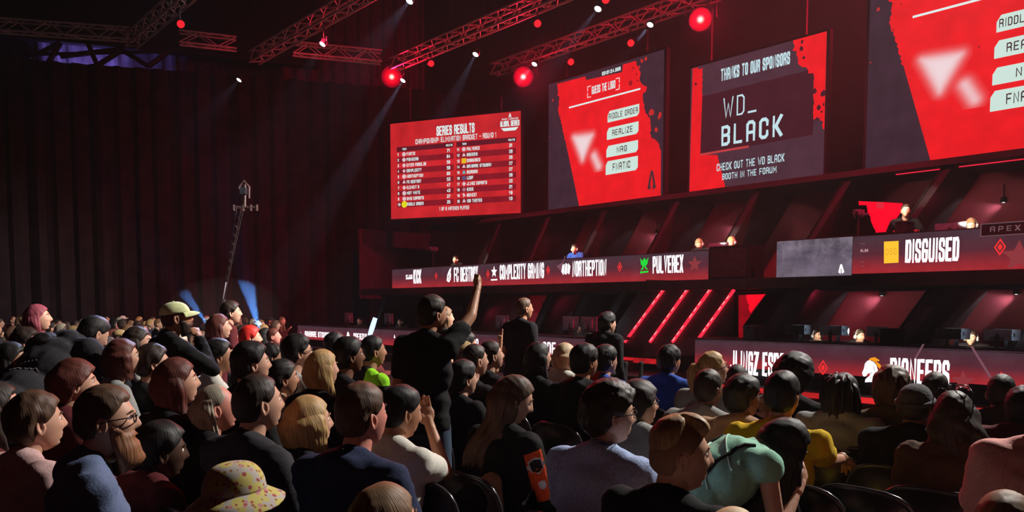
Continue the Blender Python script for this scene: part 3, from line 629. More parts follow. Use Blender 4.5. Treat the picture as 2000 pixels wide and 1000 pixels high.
wb = at(1461, 545, VU).x-at(1384, 545, VU).x
part('cabinet', MB().box(0, wb, 0, .6, -.02, .68), M_MATT, t); part('grille', MB().box(.05, wb-.05, -.015, 0, .03, .62), M_STEEL, t)
SMK = lambda h: led_mat('led_smoke', S(126, 114, 128), S(104, 92, 108), S(118, 106, 120), 0, h, 1.6, .35, 1.35)
t, P, w, h = fascia('led_panel_screen', 'grey smoky LED panel with a small white peaked emblem', 1516, 472, 545, 1663, VU, SMK, cat='screen')
for pl in ([(1638, 532), (1641.8, 516.5), (1645, 516.2), (1649.6, 532), (1646.6, 532.5), (1643.6, 523), (1640.6, 533)], [(1640, 533.5), (1643, 527), (1642.6, 534.4)], [(1647.4, 533.2), (1644.2, 527), (1644.8, 534.2)]):
    poly_px(t, P, 'peaked_emblem', pl, E_LED)
U2, PU2, wu2, hu2 = fascia('led_fascia', 'upper LED strip reading DISGUISED beside a yellow square', 1664, 463, 535, 2120, VU, ledm('led_strip_upper_right'))
poly_px(U2, PU2, 'yellow_square', [(1727, 514.5), (1727, 472), (1755.6, 470.6), (1755.6, 513)][::-1], E_LEDY)
textbox(U2, PU2, 'square_lettering', 'DSG', 1731, 486, 498, 1752, emat('led_brown', S(214, 150, 40), 1), -.016, .1, .5, .1)
glow_text(U2, PU2, 'DISGUISED', 1770.6, 468, 514, 1874)
textbox(U2, PU2, 'small_lettering', 'ALGS', 1681.5, 487, 492.6, 1696, emat('led_dim', S(190, 150, 150), 1), -.012, .25, .5, .3)
for yy, x1 in ((476, 1690), (511.6, 1688), (519.8, 1688)): poly_px(U2, PU2, 'small_dash', [(1681.5, yy+1), (x1, yy+.8), (x1, yy-.6), (1681.5, yy-.4)], E_FAINT2)
diamond(U2, PU2, 1953.7, 482.6, r=.085)
faint_star(U2, PU2, 1990, 500, .25, E_FAINT)
# outlined sign plate in front of the strip's right end
PS = plane_v(1914, 463, VU-.12); t = thing('sign_plate', 'dark outlined plate lettered APEX LEGENDS at the right picture edge', 'sign', PS.mat())
hs = PS.loc(1914, 437)[1]; ws = 1.55
part('plate', MB().box(0, ws, .01, .03, 0, hs), M_STAGE, t)
mb = MB(); b = .018
for q in (((0, 0), (ws, 0), (ws, b), (0, b)), ((0, hs-b), (ws, hs-b), (ws, hs), (0, hs)), ((0, 0), (b, 0), (b, hs), (0, hs)), ((ws-b, 0), (ws, 0), (ws, hs), (ws-b, hs))): mb.flat(list(q), 0)
part('outline', mb, emat('plate_line', S(108, 70, 78), 1), t)
part('plate_lettering', lettering(MB(), 'APEX LEGENDS', .14, ws-.1, .07, hs-.06, .14, 0, .7, .2), emat('plate_text', S(120, 82, 88), 1), t)
part('plate_post', MB().box(ws*.5-.03, ws*.5+.03, .03, .13, -.1, hs*.5), M_STAGE, t)

# desks on the floor riser ---------------------------------------------------
def desk(label, px0, yt, yb, px1, nm):
    t, P, w, h = fascia('led_desk', label, px0, yt, yb, px1, VD, ledm(nm), .06, cat='desk')
    part('worktop', MB().box(0, w, .0, .95, h-.03, h+.015), M_STAGE, t)
    zb = P.o.z
    part('plinth', MB().box(0, w, .08, .8, .2-zb, 0), M_MATT, t)
    for k in range(int(w/2)+1): part('desk_leg', MB().box(min(w-.06, k*2.0), min(w, k*2.0+.06), .82, .88, .2-zb, h-.03), M_STEEL, t)
    return t, P, w, h
D1_, PD1, wd1, hd1 = desk('long left LED desk lettered GANBARE OTOUSAN and AREA310', 582, 635, 661, 1205, 'led_desk_left')
D2_, PD2, wd2, hd2 = desk('right LED desk lettered JLINGZ ESPORTS and PIONEERS with a horse head', 1357, 661.5, 712, 2120, 'led_desk_right')
glow_text(D1_, PD1, 'GANBARE OTOUSAN', 596, 646.5, 657, 646); glow_text(D1_, PD1, 'AREA310', 691, 650.5, 663, 717)
poly_px(D1_, PD1, 'peak_emblem', [(677, 660), (679.3, 648), (681.3, 648.6), (684.8, 660)], E_LED); poly_px(D1_, PD1, 'peak_emblem', [(587.2, 655), (588.2, 648), (589.6, 655)], E_LED)
poly_px(D1_, PD1, 'peak_emblem', [(769.6, 660), (771, 653), (772.6, 660)], E_LED)
glow_text(D1_, PD1, 'AURORA', 899, 660, 678, 935); glow_text(D1_, PD1, 'LCDF', 1052, 667, 691, 1086)
glow_text(D2_, PD2, 'JLINGZ ESPORTS', 1427.5, 684, 730, 1567.7); glow_text(D2_, PD2, 'PIONEERS', 1740.5, 698, 747, 1855.5)
diamond(D2_, PD2, 1608, 718, r=.085); diamond(D2_, PD2, 1955.5, 744, r=.085); faint_star(D2_, PD2, 1881, 745, .17, E_FAINT)
poly_px(D2_, PD2, 'faint_print', [(1786, 700), (1802, 672), (1806, 672), (1790, 700)], E_FAINT2, -.006); poly_px(D2_, PD2, 'faint_print', [(1895, 676), (1900, 676), (1938, 737), (1932, 737)], E_FAINT2, -.006)
hp = lambda x, y: (1680+x/10, 680+y/10)
poly_px(D2_, PD2, 'horse_emblem', [hp(*q) for q in [(145, 250), (100, 300), (80, 400), (45, 480), (60, 540), (90, 555), (130, 535), (150, 500), (205, 480), (190, 540), (110, 605), (100, 665), (300, 655), (345, 590), (350, 430), (320, 330), (270, 270), (190, 235)]], E_LED)
poly_px(D2_, PD2, 'horse_mane', [hp(*q) for q in [(165, 240), (200, 195), (290, 175), (385, 235), (375, 255), (310, 250), (400, 320), (435, 400), (415, 425), (350, 365), (300, 275), (240, 240)]], E_LEDO)
mb = MB()
for pl in ([(118, 378), (136, 376), (134, 396), (122, 396)], [(215, 440), (228, 480), (205, 530), (212, 480)], [(235, 312), (285, 370), (300, 480), (285, 450), (275, 380)], [(262, 520), (222, 580), (175, 612), (215, 570)]): mb.flat([PD2.loc(*hp(*q)) for q in pl], -.016)
part('horse_lines', mb, emat('led_strip_mid', S(120, 36, 50), 1), D2_)

# neon tube panel and red torn panel between the desks -------------------------
VN = 13.9
PN = plane_v(1205, 702, VN); t = thing('neon_panel', 'dark slanted stage panel with four red neon tubes', 'stage panel', PN.mat())
pts = [PN.loc(*q) for q in ((1192, 702), (1432, 690), (1432, 552), (1262, 546), (1205, 632))]
part('panel', MB().prism(pts, .02, .2), mat('neon_panel_grey', S(92, 78, 88), .55, scale=2), t)
E_TUBE = emat('neon_red', (1.0, .02, .05), 1.4); E_TUBEC = emat('neon_pink', (1, .25, .25), 1.6)
for i, (a, b) in enumerate((((1302, 560), (1222, 668)), ((1347, 562), (1271, 668)), ((1391, 563), (1315, 668)), ((1436, 565), (1367, 660)))):
    A, B = PN.loc(*a), PN.loc(*b)
    tb = part('neon_tube', MB().tube((A[0], -.03, A[1]), (B[0], -.03, B[1]), .035, n=8), E_TUBE, t)
    mb = MB(); n = 9
    for k in range(n):
        f0, f1 = (k+.15)/n, (k+.75)/n; q = lambda f: (A[0]+(B[0]-A[0])*f, -.06, A[1]+(B[1]-A[1])*f)
        if (k+i) % 4 != 3: mb.tube(q(f0), q(f1), .012, n=5)
    part('bright_core', mb, E_TUBEC, tb)
    part('tube_holder', MB().box(A[0]-.03, A[0]+.03, -.04, .03, A[1]-.02, A[1]+.04), M_MATT, t)
part('floor_red_strip', MB().box(PN.loc(1222, 700)[0], PN.loc(1350, 700)[0], -.5, -.45, PN.loc(1222, 703)[1], PN.loc(1222, 694)[1]), emat('step_red', (1, .02, .03), .42, .7, 4), t)  # emissive red strip at floor level below the panel
PR = plane_v(1432, 662, 14.6); t = thing('torn_red_panel', 'narrow red panel with a bright red triangle behind the neon tubes', 'screen', PR.mat())
pr_ = [PR.loc(*q) for q in ((1432, 662), (1452, 664), (1453, 634), (1496, 574), (1432, 577))]
part('led_panel', MB().flat(pr_, 0), emat('torn_red_dark', S(140, 4, 20), 1, .35, 3), t); part('cabinet', MB().prism(pr_, .01, .15), M_STAGE, t)
part('bright_triangle', MB().flat(jag([PR.loc(*q) for q in ((1458, 575.5), (1461, 592), (1466, 612), (1495, 575))], .012, .05, [1, 1, 0, 0], 4), -.01), emat('torn_red_bright', (1, .003, .018), 1), t)
# red V-shaped screen behind the upper tier
PV = plane_v(1707, 455, 15.6); t = thing('torn_red_panel', 'bright red V-shaped screen behind the upper strip', 'screen', PV.mat()); PV.o = PV.o
vp = lambda x, y: PV.loc(1640+x/10, 380+y/10)
pl = jag([vp(370, 128), vp(375, 208), vp(520, 205), vp(560, 390), vp(610, 520), vp(700, 745), vp(1045, 722), vp(1050, 560), vp(1130, 440), vp(1225, 300), vp(1230, 170), vp(860, 148)], .01, .05, [0, 0, 1, 1, 1, 0, 0, 0, 0, 0, 0, 0], 9)
part('led_panel', MB().flat(pl, 0), emat('v_red', (1, .001, .022), 1), t)
part('cabinet', MB().prism(pl, .01, .12), M_STAGE, t); part('pale_square', MB().flat([vp(725, 150), vp(725, 272), vp(860, 272), vp(860, 150)], -.01), emat('v_pale', S(222, 40, 60), 1), t)
part('support', MB().box(.6, .66, .03, .1, 2.15-PV.o.z, .2), M_STAGE, t)

# equipment on the stage ---------------------------------------------------------
M_MON = mat('monitor_back', S(150, 164, 180), .45, scale=8); M_MOND = mat('monitor_dark', S(64, 66, 74), .5, scale=8)
def monitor(px, py, v, z, label, w=.55, h=.32, yaw=0, m=None):
    a = at(px, py, v); t = thing('monitor', label, 'monitor', SM(a.x, v, z) @ Matrix.Rotation(yaw, 4, 'Z'))
    part('stand_foot', MB().box(-.11, .11, -.06, .12, 0, .012), M_MOND, t); part('stand_post', MB().box(-.025, .025, .0, .03, .01, .16+h*.4), M_MOND, t)
    part('display_case', MB().box(-w/2, w/2, .03, .06, .12, .12+h), m or M_MON, t); part('display', MB().box(-w/2+.01, w/2-.01, .06, .063, .13, .11+h), emat('player_display', S(200, 215, 225), 1.5), t)
    part('vent_bulge', MB().box(-w/4, w/4, .0, .03, .18, .06+h), m or M_MON, t)
zd1 = PD1.o.z+hd1+.015; zd2 = PD2.o.z+hd2+.015
for px, v, lb, m, yw in ((1549, 13.15, 'small dark grey monitor left of the player with a raised hand', M_MOND, .1), (1563, 13.3, 'grey monitor in front of the player with a raised hand', M_MON, -.1), (1621, 13.2, 'grey monitor pair backing the first headset player, nearer one', M_MON, .15), (1636, 13.35, 'grey monitor just right of the first headset player', M_MON, -.15),
                     (1711, 13.2, 'pale monitor half hidden by the black box beside the second headset player', M_MON, 0), (1850, 13.1, 'small monitor left of the third headset player', M_MOND, .1), (1868, 13.25, 'grey monitor in front of the third headset player', M_MON, -.1), (1947, 13.15, 'left one of the monitor pair at the right picture edge', M_MON, .1), (1966, 13.3, 'right one of the monitor pair at the right picture edge', M_MON, -.1)):
    monitor(px, 655, v, zd2, lb, .36, .17, yw, m)
for px, lb, v in ((679, 'grey monitor at the left end of the left desk', 13.3), (757, 'grey monitor right of the light stick on the left desk', 13.3), (978, 'pale grey monitor above the raised fingers', 13.3), (1112, 'grey monitor left of the bright player on the left desk', 13.3), (1148, 'grey monitor right of the bright player on the left desk', 13.3)):
    monitor(px, 640, v, zd1, lb, .5, .34)
monitor(1401, 476, 14.6, 2.62, 'white-lit monitor between two players on the upper tier', .5, .3); monitor(1855, 438, 14.5, 2.78, 'pale monitor on the upper tier above DISGUISED', .5, .2); monitor(1172, 497, 14.6, 2.55, 'small monitor above NORTHEPTION', .4, .2)
def crate(label, px0, yt, yb, px1, v, m, cat='box'):
    P = plane_v(px0, yb, v); w = P.loc(px1, yb)[0]; h = P.loc(px0, yt)[1]; t = thing('equipment_box', label, cat, P.mat())
    part('case', MB().box(0, w, 0, .35, 0, h), m, t); part('lid', MB().box(-.01, w+.01, -.01, .36, h-.02, h+.01), m, t); part('latch', MB().box(w*.45, w*.55, -.02, 0, h-.06, h-.01), M_STEEL, t)
crate('grey speaker box on the left end of the right desk', 1451, 637, 664.6, 1472.5, 12.95, mat('speaker_grey', S(92, 86, 96), .6), 'speaker')
crate('black box on the right desk behind the second headset player', 1718, 643, 674.2, 1748, 13.0, M_MATT)
crate('dark grey box beside the red V-shaped screen', 1748, 434, 461, 1769, 14.15, mat('box_grey', S(70, 60, 66), .7))
# upper tier desk tops behind the strips
for P_, w_, h_, lb in ((PU, wu, hu, 'black players desk along the upper strip from KICK to PULVEREX'), (PU2, wu2, hu2, 'black players desk behind the DISGUISED strip')):
    t = thing('players_desk', lb, 'desk', P_.mat())
    part('worktop', MB().box(0, w_, .12, .8, h_*.62, h_*.66), M_STAGE, t)
    for k in range(int(w_/2)+1): part('desk_leg', MB().box(k*2*.98, k*2*.98+.05, .7, .75, 2.15-P_.o.z, h_*.62), M_STEEL, t)
# microphone, robotic cameras
a = at(1503, 664, 13.1); t = thing('desk_microphone', 'thin gooseneck microphone on the right desk next to the grey speaker box', 'microphone', SM(a.x, 13.1, zd2))
part('foot', MB().lathe([(.06, 0), (.06, .015), (.02, .03)], 12), M_MOND, t); part('gooseneck', MB().path([(0, 0, .02), (0, 0, .12), (.03, 0, .18), (.1, 0, .2)], .008, 6), M_STEEL, t); part('capsule', MB().tube((.1, 0, .2), (.16, 0, .19), .016, n=8), M_MOND, t)
def robocam(px, py, v, zfloor, label, s=1):
    a = at(px, py, v); t = thing('stage_camera', label, 'camera', SM(a.x, v, zfloor)); z = a.z-zfloor
    part('pole', MB().tube((0, 0, .02), (0, 0, z-.12*s), .02, n=8), M_STEEL, t)
    for k in range(3): part('leg', MB().tube((0, 0, .35), (.3*math.cos(k*2.1), .3*math.sin(k*2.1), 0.0), .015, n=6), M_STEEL, t)
    part('yoke', MB().path([(-.1*s, 0, z), (-.1*s, 0, z-.1*s), (.1*s, 0, z-.1*s), (.1*s, 0, z)], .02*s, 6), M_GREY, t)
    part('camera_body', MB().box(-.08*s, .08*s, -.12*s, .15*s, z-.06*s, z+.08*s), M_GREY, t); part('lens', MB().tube((0, -.12*s, z), (0, -.24*s, z), .05*s, n=10), M_MOND, t); part('side_arm', MB().tube((.08*s, 0, z-.02), (.28*s, -.05, z-.05), .025*s, n=6), M_GREY, t)
robocam(846, 487, 15.2, 2.15, 'grey remote camera on a stand above the KICK lettering'); robocam(1677, 416, 15.3, 2.15, 'silver camera on a stand left of the red V-shaped screen', .8); robocam(893, 603, 13.9, .2, 'pale camera behind the raised arm of the standing man', .9)
# stanchion posts in front of the stage
for px, py, lb in ((1605, 752, 'black stanchion post right of the yellow shirt in front of the stage'), (1222, 722, 'black stanchion post before the red floor strip'), (1252, 722, 'second black stanchion post before the red floor strip')):
    a = at(px, py, 10.8); t = thing('barrier_post', lb, 'post', SM(a.x, 10.8, 0)); part('base', MB().lathe([(.17, 0), (.17, .02), (.03, .05)], 16), M_MATT, t); part('post', MB().tube((0, 0, .03), (0, 0, a.z+.1), .035, n=10), M_MATT, t); part('cap', MB().lathe([(.045, a.z+.08), (.045, a.z+.13), (.02, a.z+.15)], 12), M_MATT, t)

# ------------------------------------------------------------------ camera crane at the left
C0, C1 = aty(436, 584, 17), aty(470, 405, 15.5)
t = thing('camera_crane', 'tall thin camera crane rising over the crowd on the left', 'camera crane', Matrix.Translation((C0.x, C0.y, 0)))
o = Vector((C0.x, C0.y, 0)); b, e_ = C0-o, C1-o
part('column', MB().tube((0, 0, .1), (0, 0, b.z), .07, n=10), M_STEEL, t)
for k in range(3): part('leg', MB().tube((0, 0, .5), (.6*math.cos(k*2.1), .6*math.sin(k*2.1), 0), .03, n=6), M_STEEL, t)
x = (e_-b).normalized(); y = Vector((1, 0, 0)); y = (y-x*y.dot(x)).normalized(); zz = x.cross(y)
M_CR = mat('crane_metal', S(122, 98, 95), .5, .4)
for sx, sz in ((-1, -1), (1, -1), (0, 1)): part('arm_tube', MB().tube(b+y*.015*sx+zz*.02*sz, e_+y*.06*sx+zz*.07*sz, .014, n=6), M_CR, t)
for k in range(22):
    f0, f1 = k/22, (k+1)/22; s = 1 if k % 2 else -1; w0, w1 = .015+.045*f0, .015+.045*f1
    rod('arm_brace', b.lerp(e_, f0)+y*w0*s, b.lerp(e_, f1)-y*w1*s, .007, t, M_CR)
part('lit_tip', MB().tube(b-x*.1, b+x*.5, .02, n=6), emat('crane_tip', S(215, 190, 205), .9), t)  # light on the lower arm end, put in as emission
part('cross_bar', MB().tube(e_-Vector((.16, 0, 0)), e_+Vector((.34, .0, .0)), .025, n=6), M_CR, t)
for q in (-.14, .05, .2, .32): part('counterweight', MB().tube(e_+Vector((q, 0, -.07)), e_+Vector((q, 0, .05)), .03, n=8), M_CR, t)
hd = e_+Vector((.08, 0, .1))
part('head_mast', MB().tube(hd-Vector((0, 0, .1)), hd+Vector((.02, 0, .36)), .03, n=6), M_CR, t)
part('remote_head', MB().path([hd+Vector((-.09, 0, .1)), hd+Vector((-.1, 0, .3)), hd+Vector((.0, 0, .42)), hd+Vector((.1, 0, .3)), hd+Vector((.09, 0, .08))], .025, 6), M_CR, t)
part('camera_body', MB().box(hd.x-.05, hd.x+.06, hd.y-.12, hd.y+.1, hd.z+.15, hd.z+.28), M_MOND, t)
# ------------------------------------------------------------------ people: body, clothes and hair builders
WORK = bpy.data.scenes.new('workbench')
def tmp_eval(me, mods):
    """evaluate modifiers on a mesh (in a scratch scene) and return the result"""
    o = bpy.data.objects.new('tmp', me); WORK.collection.objects.link(o); ex = []
    for kind, kw in mods:
        md = o.modifiers.new('m', kind)
        for k, v in kw.items():
            if k == 'object':
                q = bpy.data.objects.new('tmp_b', v); WORK.collection.objects.link(q); ex.append(q); v = q
            setattr(md, k, v)
    WORK.view_layers[0].update(); dg = WORK.view_layers[0].depsgraph; dg.update()
    r = bpy.data.meshes.new_from_object(o.evaluated_get(dg))
    for q in [o]+ex: bpy.data.objects.remove(q)
    return r
def cube_sphere(n):
    V, idx, Fc = [], {}, []
    def vid(p):
        k = tuple(round(c*1e5) for c in p)
        if k not in idx: idx[k] = len(V); V.append(p)
        return idx[k]
    for ax in range(3):
        for s in (-1, 1):
            for i in range(n):
                for j in range(n):
                    q = []
                    for (a, b) in ((i, j), (i+1, j), (i+1, j+1), (i, j+1)):
                        u, w = math.tan((a/n-.5)*math.pi/2), math.tan((b/n-.5)*math.pi/2)
                        p = [0, 0, 0]; p[ax] = s; p[(ax+1) % 3] = u*s; p[(ax+2) % 3] = w
                        L = math.sqrt(sum(c*c for c in p)); q.append(vid(tuple(c/L for c in p)))
                    Fc.append(q)
    return np.array(V), Fc
CS = {n: cube_sphere(n) for n in (6, 8, 14, 22)}
def sst(a, b, x): t = np.clip((x-a)/(b-a), 0, 1); return t*t*(3-2*t)
def head_points(d, female=False, face=True):
    x, y, z = d[:, 0], d[:, 1], d[:, 2]
    p = d*np.array([.0745, .095, .117]); t = np.clip(-z, 0, 1)
    p[:, 0] *= 1-(.34 if female else .28)*t**1.4
    p[:, 1] = np.where(y < 0, p[:, 1]*(1.04-.5*sst(.15, .9, -z)), p[:, 1]*(1-.02*t))
    p[:, 1] += .012*sst(.3, 1, -z)
    X, Z = p[:, 0].copy(), p[:, 2].copy(); fr = sst(.1, .6, y)
    if face:
        g = lambda v, c, s: np.exp(-((v-c)/s)**2)
        nose = np.where(Z > -.030, np.clip((.026-Z)/.056, 0, 1)**1.1, np.clip(1-(-.030-Z)/.014, 0, 1))
        dy = .025*nose*g(X, 0, .0105+.006*np.clip((.02-Z)/.05, 0, 1))
        dy += .006*g(Z, .027, .011)*g(X, 0, .045)*(.4 if female else 1)
        dy -= .010*g(np.abs(X), .031, .014)*g(Z, .007, .012)
        dy += .004*g(np.abs(X), .043, .016)*g(Z, -.024, .014)
        dy += (.0062*g(Z, -.060, .006)+.0068*g(Z, -.074, .0065))*g(X, 0, .019)-.003*g(Z, -.067, .003)*g(X, 0, .022)
        dy -= .005*g(Z, -.086, .007)*g(X, 0, .025); dy += .011*g(Z, -.103, .014)*g(X, 0, .022)
        dy -= .004*g(Z, .075, .03)*0
        p[:, 1] += dy*fr
    return p
def mesh_np(name, V, Fc, smooth=True):
    me = bpy.data.meshes.new(name); me.from_pydata([tuple(v) for v in V], [], Fc); me.update()
    if smooth: me.polygons.foreach_set('use_smooth', [True]*len(me.polygons))
    return me
def ellip(mb, c, r, R=None, n=8):
    V, Fc = CS[6]; P = V*np.array(r)
    if R is not None: P = P @ np.array(R.to_3x3()).T
    return mb.add((P+np.array(c)).tolist(), Fc)
def cap(mb, p, q, r, r2=None, n=12):
    r2 = r if r2 is None else r2; p, q = Vector(p), Vector(q); mb.tube(p, q, r, r2, n); ellip(mb, p, (r, r, r)); ellip(mb, q, (r2, r2, r2)); return mb
def ear_mesh(s):
    V, Fc = CS[8]; P = V.copy(); x, y, z = V.T
    P = P*np.array([.011, .019, .032]); P[:, 1] *= 1-.25*sst(.2, 1, -z)
    P[:, 0] -= .010*np.exp(-(y/.5)**2-((z-.1)/.55)**2)*(x > 0)
    P[:, 0] += .010*np.clip(-y, 0, 1)
    P = P+np.array([.072, -.010, -.008]); P[:, 0] *= s
    return mesh_np('ear', P, [f if s > 0 else f[::-1] for f in Fc])
HEADS = {}
def head_mesh(female, n):
    k = (female, n)
    if k not in HEADS:
        V, Fc = CS[n]; me = mesh_np('head', head_points(V, female), Fc)
        HEADS[k] = tmp_eval(me, [('BOOLEAN', dict(operation='UNION', solver='MANIFOLD', object=ear_mesh(1))), ('BOOLEAN', dict(operation='UNION', solver='MANIFOLD', object=ear_mesh(-1)))]) if n >= 8 else me
    return HEADS[k]
HANDS = {}
def hand_mesh(style, side):
    """wrist at the origin, fingers along +Z, palm facing -Y, thumb on the +X*side"""
    if (style, side) in HANDS: return HANDS[(style, side)]
    mb = MB(); ellip(mb, (0, 0, .048), (.041, .016, .05)); cap(mb, (0, 0, -.03), (0, 0, .02), .026, .024); ellip(mb, (.026, -.008, .032), (.02, .017, .03))
    curl = {'open': (.10, .15, .1), 'relaxed': (.5, .6, .35), 'fist': (1.4, 1.7, 1.0), 'peace': None, 'rest': (.25, .35, .2)}[style]
    for i, (fx, L) in enumerate(((.031, .070), (.011, .079), (-.010, .073), (-.029, .058))):
        c = curl if curl else ((.05, .05, .05) if i < 2 else (1.4, 1.7, 1.0))
        spread = .10*(1.5-i) if style in ('open', 'peace') else .05*(1.5-i)
        p = Vector((fx, 0, .085)); pts = [Vector((fx*.8, 0, .05)), p]; ang = 0
        for seg, cc in zip((.45, .3, .25), c):
            ang += cc; p = p+Vector((math.sin(spread)*math.cos(ang), -math.sin(ang), math.cos(ang)))*L*seg; pts.append(p)
        r = [.0095, .0095, .009, .0082, .0068]; mb.path(pts, r, 8)
        for q, rr in zip(pts[2:], r[2:]): ellip(mb, q, (rr, rr, rr))
    th = [(.02, -.004, .01), (.042, -.014, .04), (.056, -.022, .062), (.06, -.03, .085)] if style in ('open', 'rest', 'relaxed') else [(.02, -.004, .01), (.038, -.02, .04), (.03, -.036, .062), (.012, -.04, .075)]
    mb.path(th, [.013, .012, .0105, .008], 8); ellip(mb, th[-1], (.008, .008, .008)); ellip(mb, th[-2], (.0105,)*3)
    V = [(x*side, y, z) for x, y, z in mb.v]; mb.v = V
    if side < 0: mb.f = [f[::-1] for f in mb.f]
    me = tmp_eval(mb.mesh('hand'), [('REMESH', dict(mode='VOXEL', voxel_size=.005)), ('SMOOTH', dict(factor=.5, iterations=2)), ('DECIMATE', dict(ratio=.45))])
    HANDS[(style, side)] = me; return me
def xform(me, M): m = me.copy(); m.transform(M); return m
def pnoise(P, f, seed=0):
    r = np.random.RandomState(seed); out = np.zeros(len(P))
    for k in range(6):
        a = r.normal(size=3)*f*(1+.35*k); out += np.sin(P @ a+r.uniform(0, 6.28))/(1+.3*k)
    return out/3.2

# ---- hair
HL = [(0, .068), (40, .062), (62, .034), (80, .010), (92, .004), (105, -.03), (125, -.055), (180, -.072)]
def scalp_line(phi, shift=0):
    return np.interp(np.degrees(phi), [a for a, b in HL], [b for a, b in HL])+shift
HAIR = {  # side, top, back thickness, lump height, lump frequency, hairline shift
 'short': (.008, .020, .011, .004, 60, 0), 'crop': (.004, .014, .006, .003, 80, .002), 'buzz': (.0035, .004, .004, .001, 60, 0), 'fade': (.001, .026, .002, .006, 60, .040),
 'medium': (.018, .028, .022, .007, 45, -.004), 'curly': (.026, .040, .032, .014, 60, -.004), 'afro': (.045, .055, .05, .010, 70, -.006), 'long': (.014, .016, .020, .005, 45, -.008),
 'slick': (.008, .013, .012, .003, 90, 0), 'thin': (.008, .004, .009, .002, 50, .012), 'quiff': (.006, .034, .010, .010, 40, .004), 'round': (.034, .03, .046, .006, 60, -.012)}
def hair_cap(style, seed, n=22, scale=1):
    sd, tp, bk, la, lf, sh = HAIR[style]; V, Fc = CS[n]; P = head_points(V, face=False); x, y, z = V.T
    phi = np.abs(np.arctan2(V[:, 0], V[:, 1])); line = scalp_line(phi, sh)
    if style == 'fade': line = line-.04+.088*sst(.5, 1.15, phi)
    ln = pnoise(P, 35, seed+5)*.004
    if style == 'thin': line = np.where(phi < 1.0, line+.02, line)
    m = sst(-.006, .010, P[:, 2]-line+ln)
    # nothing over the ear
    m *= 1-np.exp(-((P[:, 1]+.008)/.02)**2-((P[:, 2]+.008)/.03)**2)*(np.abs(P[:, 0]) > .05)*(0 if style in ('long', 'afro', 'round') else 1)
    up = sst(.15, .8, z); back = sst(.0, .9, -y)*(1-up)
    t = sd*(1-up)*(1-back)+tp*up+bk*back
    if style in ('quiff', 'fade'): t += .014*up*sst(-.2, .8, y)
    N = P/np.array([.0745, .095, .117])**2; N /= np.linalg.norm(N, axis=1)[:, None]
    str_ = pnoise(P*np.array([1.3, .5, .5]), lf*2.2, seed+1)
    t = t*(1+.0*str_)+la*(.6*pnoise(P, lf, seed)+.4*str_)
    T = m*np.maximum(t, .002)-(1-m)*.010
    Q = P+N*T[:, None]
    keep = T > -.0085
    F2 = [f for f in Fc if any(keep[i] for i in f)]
    return mesh_np('hair', Q, F2)
def hair_curtain(length, seed, phi0=75, flare=0, wave=.004, nb=64, nz_=22, thick=.020, front=None):
    rnd = random.Random(seed); V, Fc = [], []; a0 = math.radians(phi0)
    ph = np.linspace(a0, 2*math.pi-a0, nb+1)
    tips = [length*(1+.06*math.sin(k*1.7+seed)+rnd.uniform(-.05, .05)) for k in range(nb+1)]
    st = np.array([math.sin(k*.9+seed)*.4+math.sin(k*2.3+seed*2)*.35+rnd.uniform(-.35, .35) for k in range(nb+1)])
    for side in (0, 1):
        for k, p in enumerate(ph):
            edge = min(k, nb-k)/4.0; ed = min(1, edge)
            for j in range(nz_+1):
                f = j/nz_; z = .06-(.06+tips[k])*f
                hz_ = max(0, -z)
                rx = .0745*(1.06-.10*sst(.03, .12, hz_))+flare*sst(.05, .25, hz_); ry = .098*(1.05-.22*sst(.03, .11, hz_))+.03*sst(.12, .3, hz_)
                if z > 0: q = math.sqrt(max(.2, 1-(z/.117)**2)); rx *= q; ry *= q
                o = ((thick*(.65+.35*ed)*(1-.55*f**3)+.0035*st[k]*(.5+f)+wave*math.sin(j*.8+k*.25+seed))*sst(-.05, .22, f)+.004) if side == 0 else -.008
                rr = o
                V.append((math.sin(p)*(rx+rr), math.cos(p)*(ry+rr)-.006-(.03*sst(.10, .3, hz_) if math.cos(p) < 0 else 0), z))
    W_ = nz_+1; off = (nb+1)*W_
    for k in range(nb):
        for j in range(nz_):
            a, b, c, d = k*W_+j, (k+1)*W_+j, (k+1)*W_+j+1, k*W_+j+1
            Fc += [(d, c, b, a), (a+off, b+off, c+off, d+off)]
        for j in (0, nz_):
            a, b = k*W_+j, (k+1)*W_+j; Fc.append((a, b, b+off, a+off) if j == 0 else (b, a, a+off, b+off))
    for k in (0, nb):
        for j in range(nz_):
            a, b = k*W_+j, k*W_+j+1; Fc.append((b, a, a+off, b+off) if k == 0 else (a, b, b+off, a+off))
    return mesh_np('hair_length', V, Fc)
def beard_mesh(L, seed, n=22):
    V, Fc = CS[n]; P = head_points(V); phi = np.abs(np.arctan2(V[:, 0], V[:, 1]))
    m = sst(-.002, .014, -.040-P[:, 2]+.030*sst(.75, 1.25, phi))*(1-sst(1.35, 1.6, phi))
    m *= 1-np.exp(-(P[:, 0]/.02)**2-((P[:, 2]+.068)/.008)**2)
    N = P/np.array([.0745, .095, .117])**2; N /= np.linalg.norm(N, axis=1)[:, None]
    T = m*(.009+1.05*L*sst(.045, .11, -P[:, 2])+.003*pnoise(P, 120, seed))-(1-m)*.010
    Q = P+N*T[:, None]; Q[:, 2] -= m*L*.35*sst(.07, .12, -P[:, 2])
    keep = T > -.008
    return mesh_np('beard', Q, [f for f in Fc if any(keep[i] for i in f)])
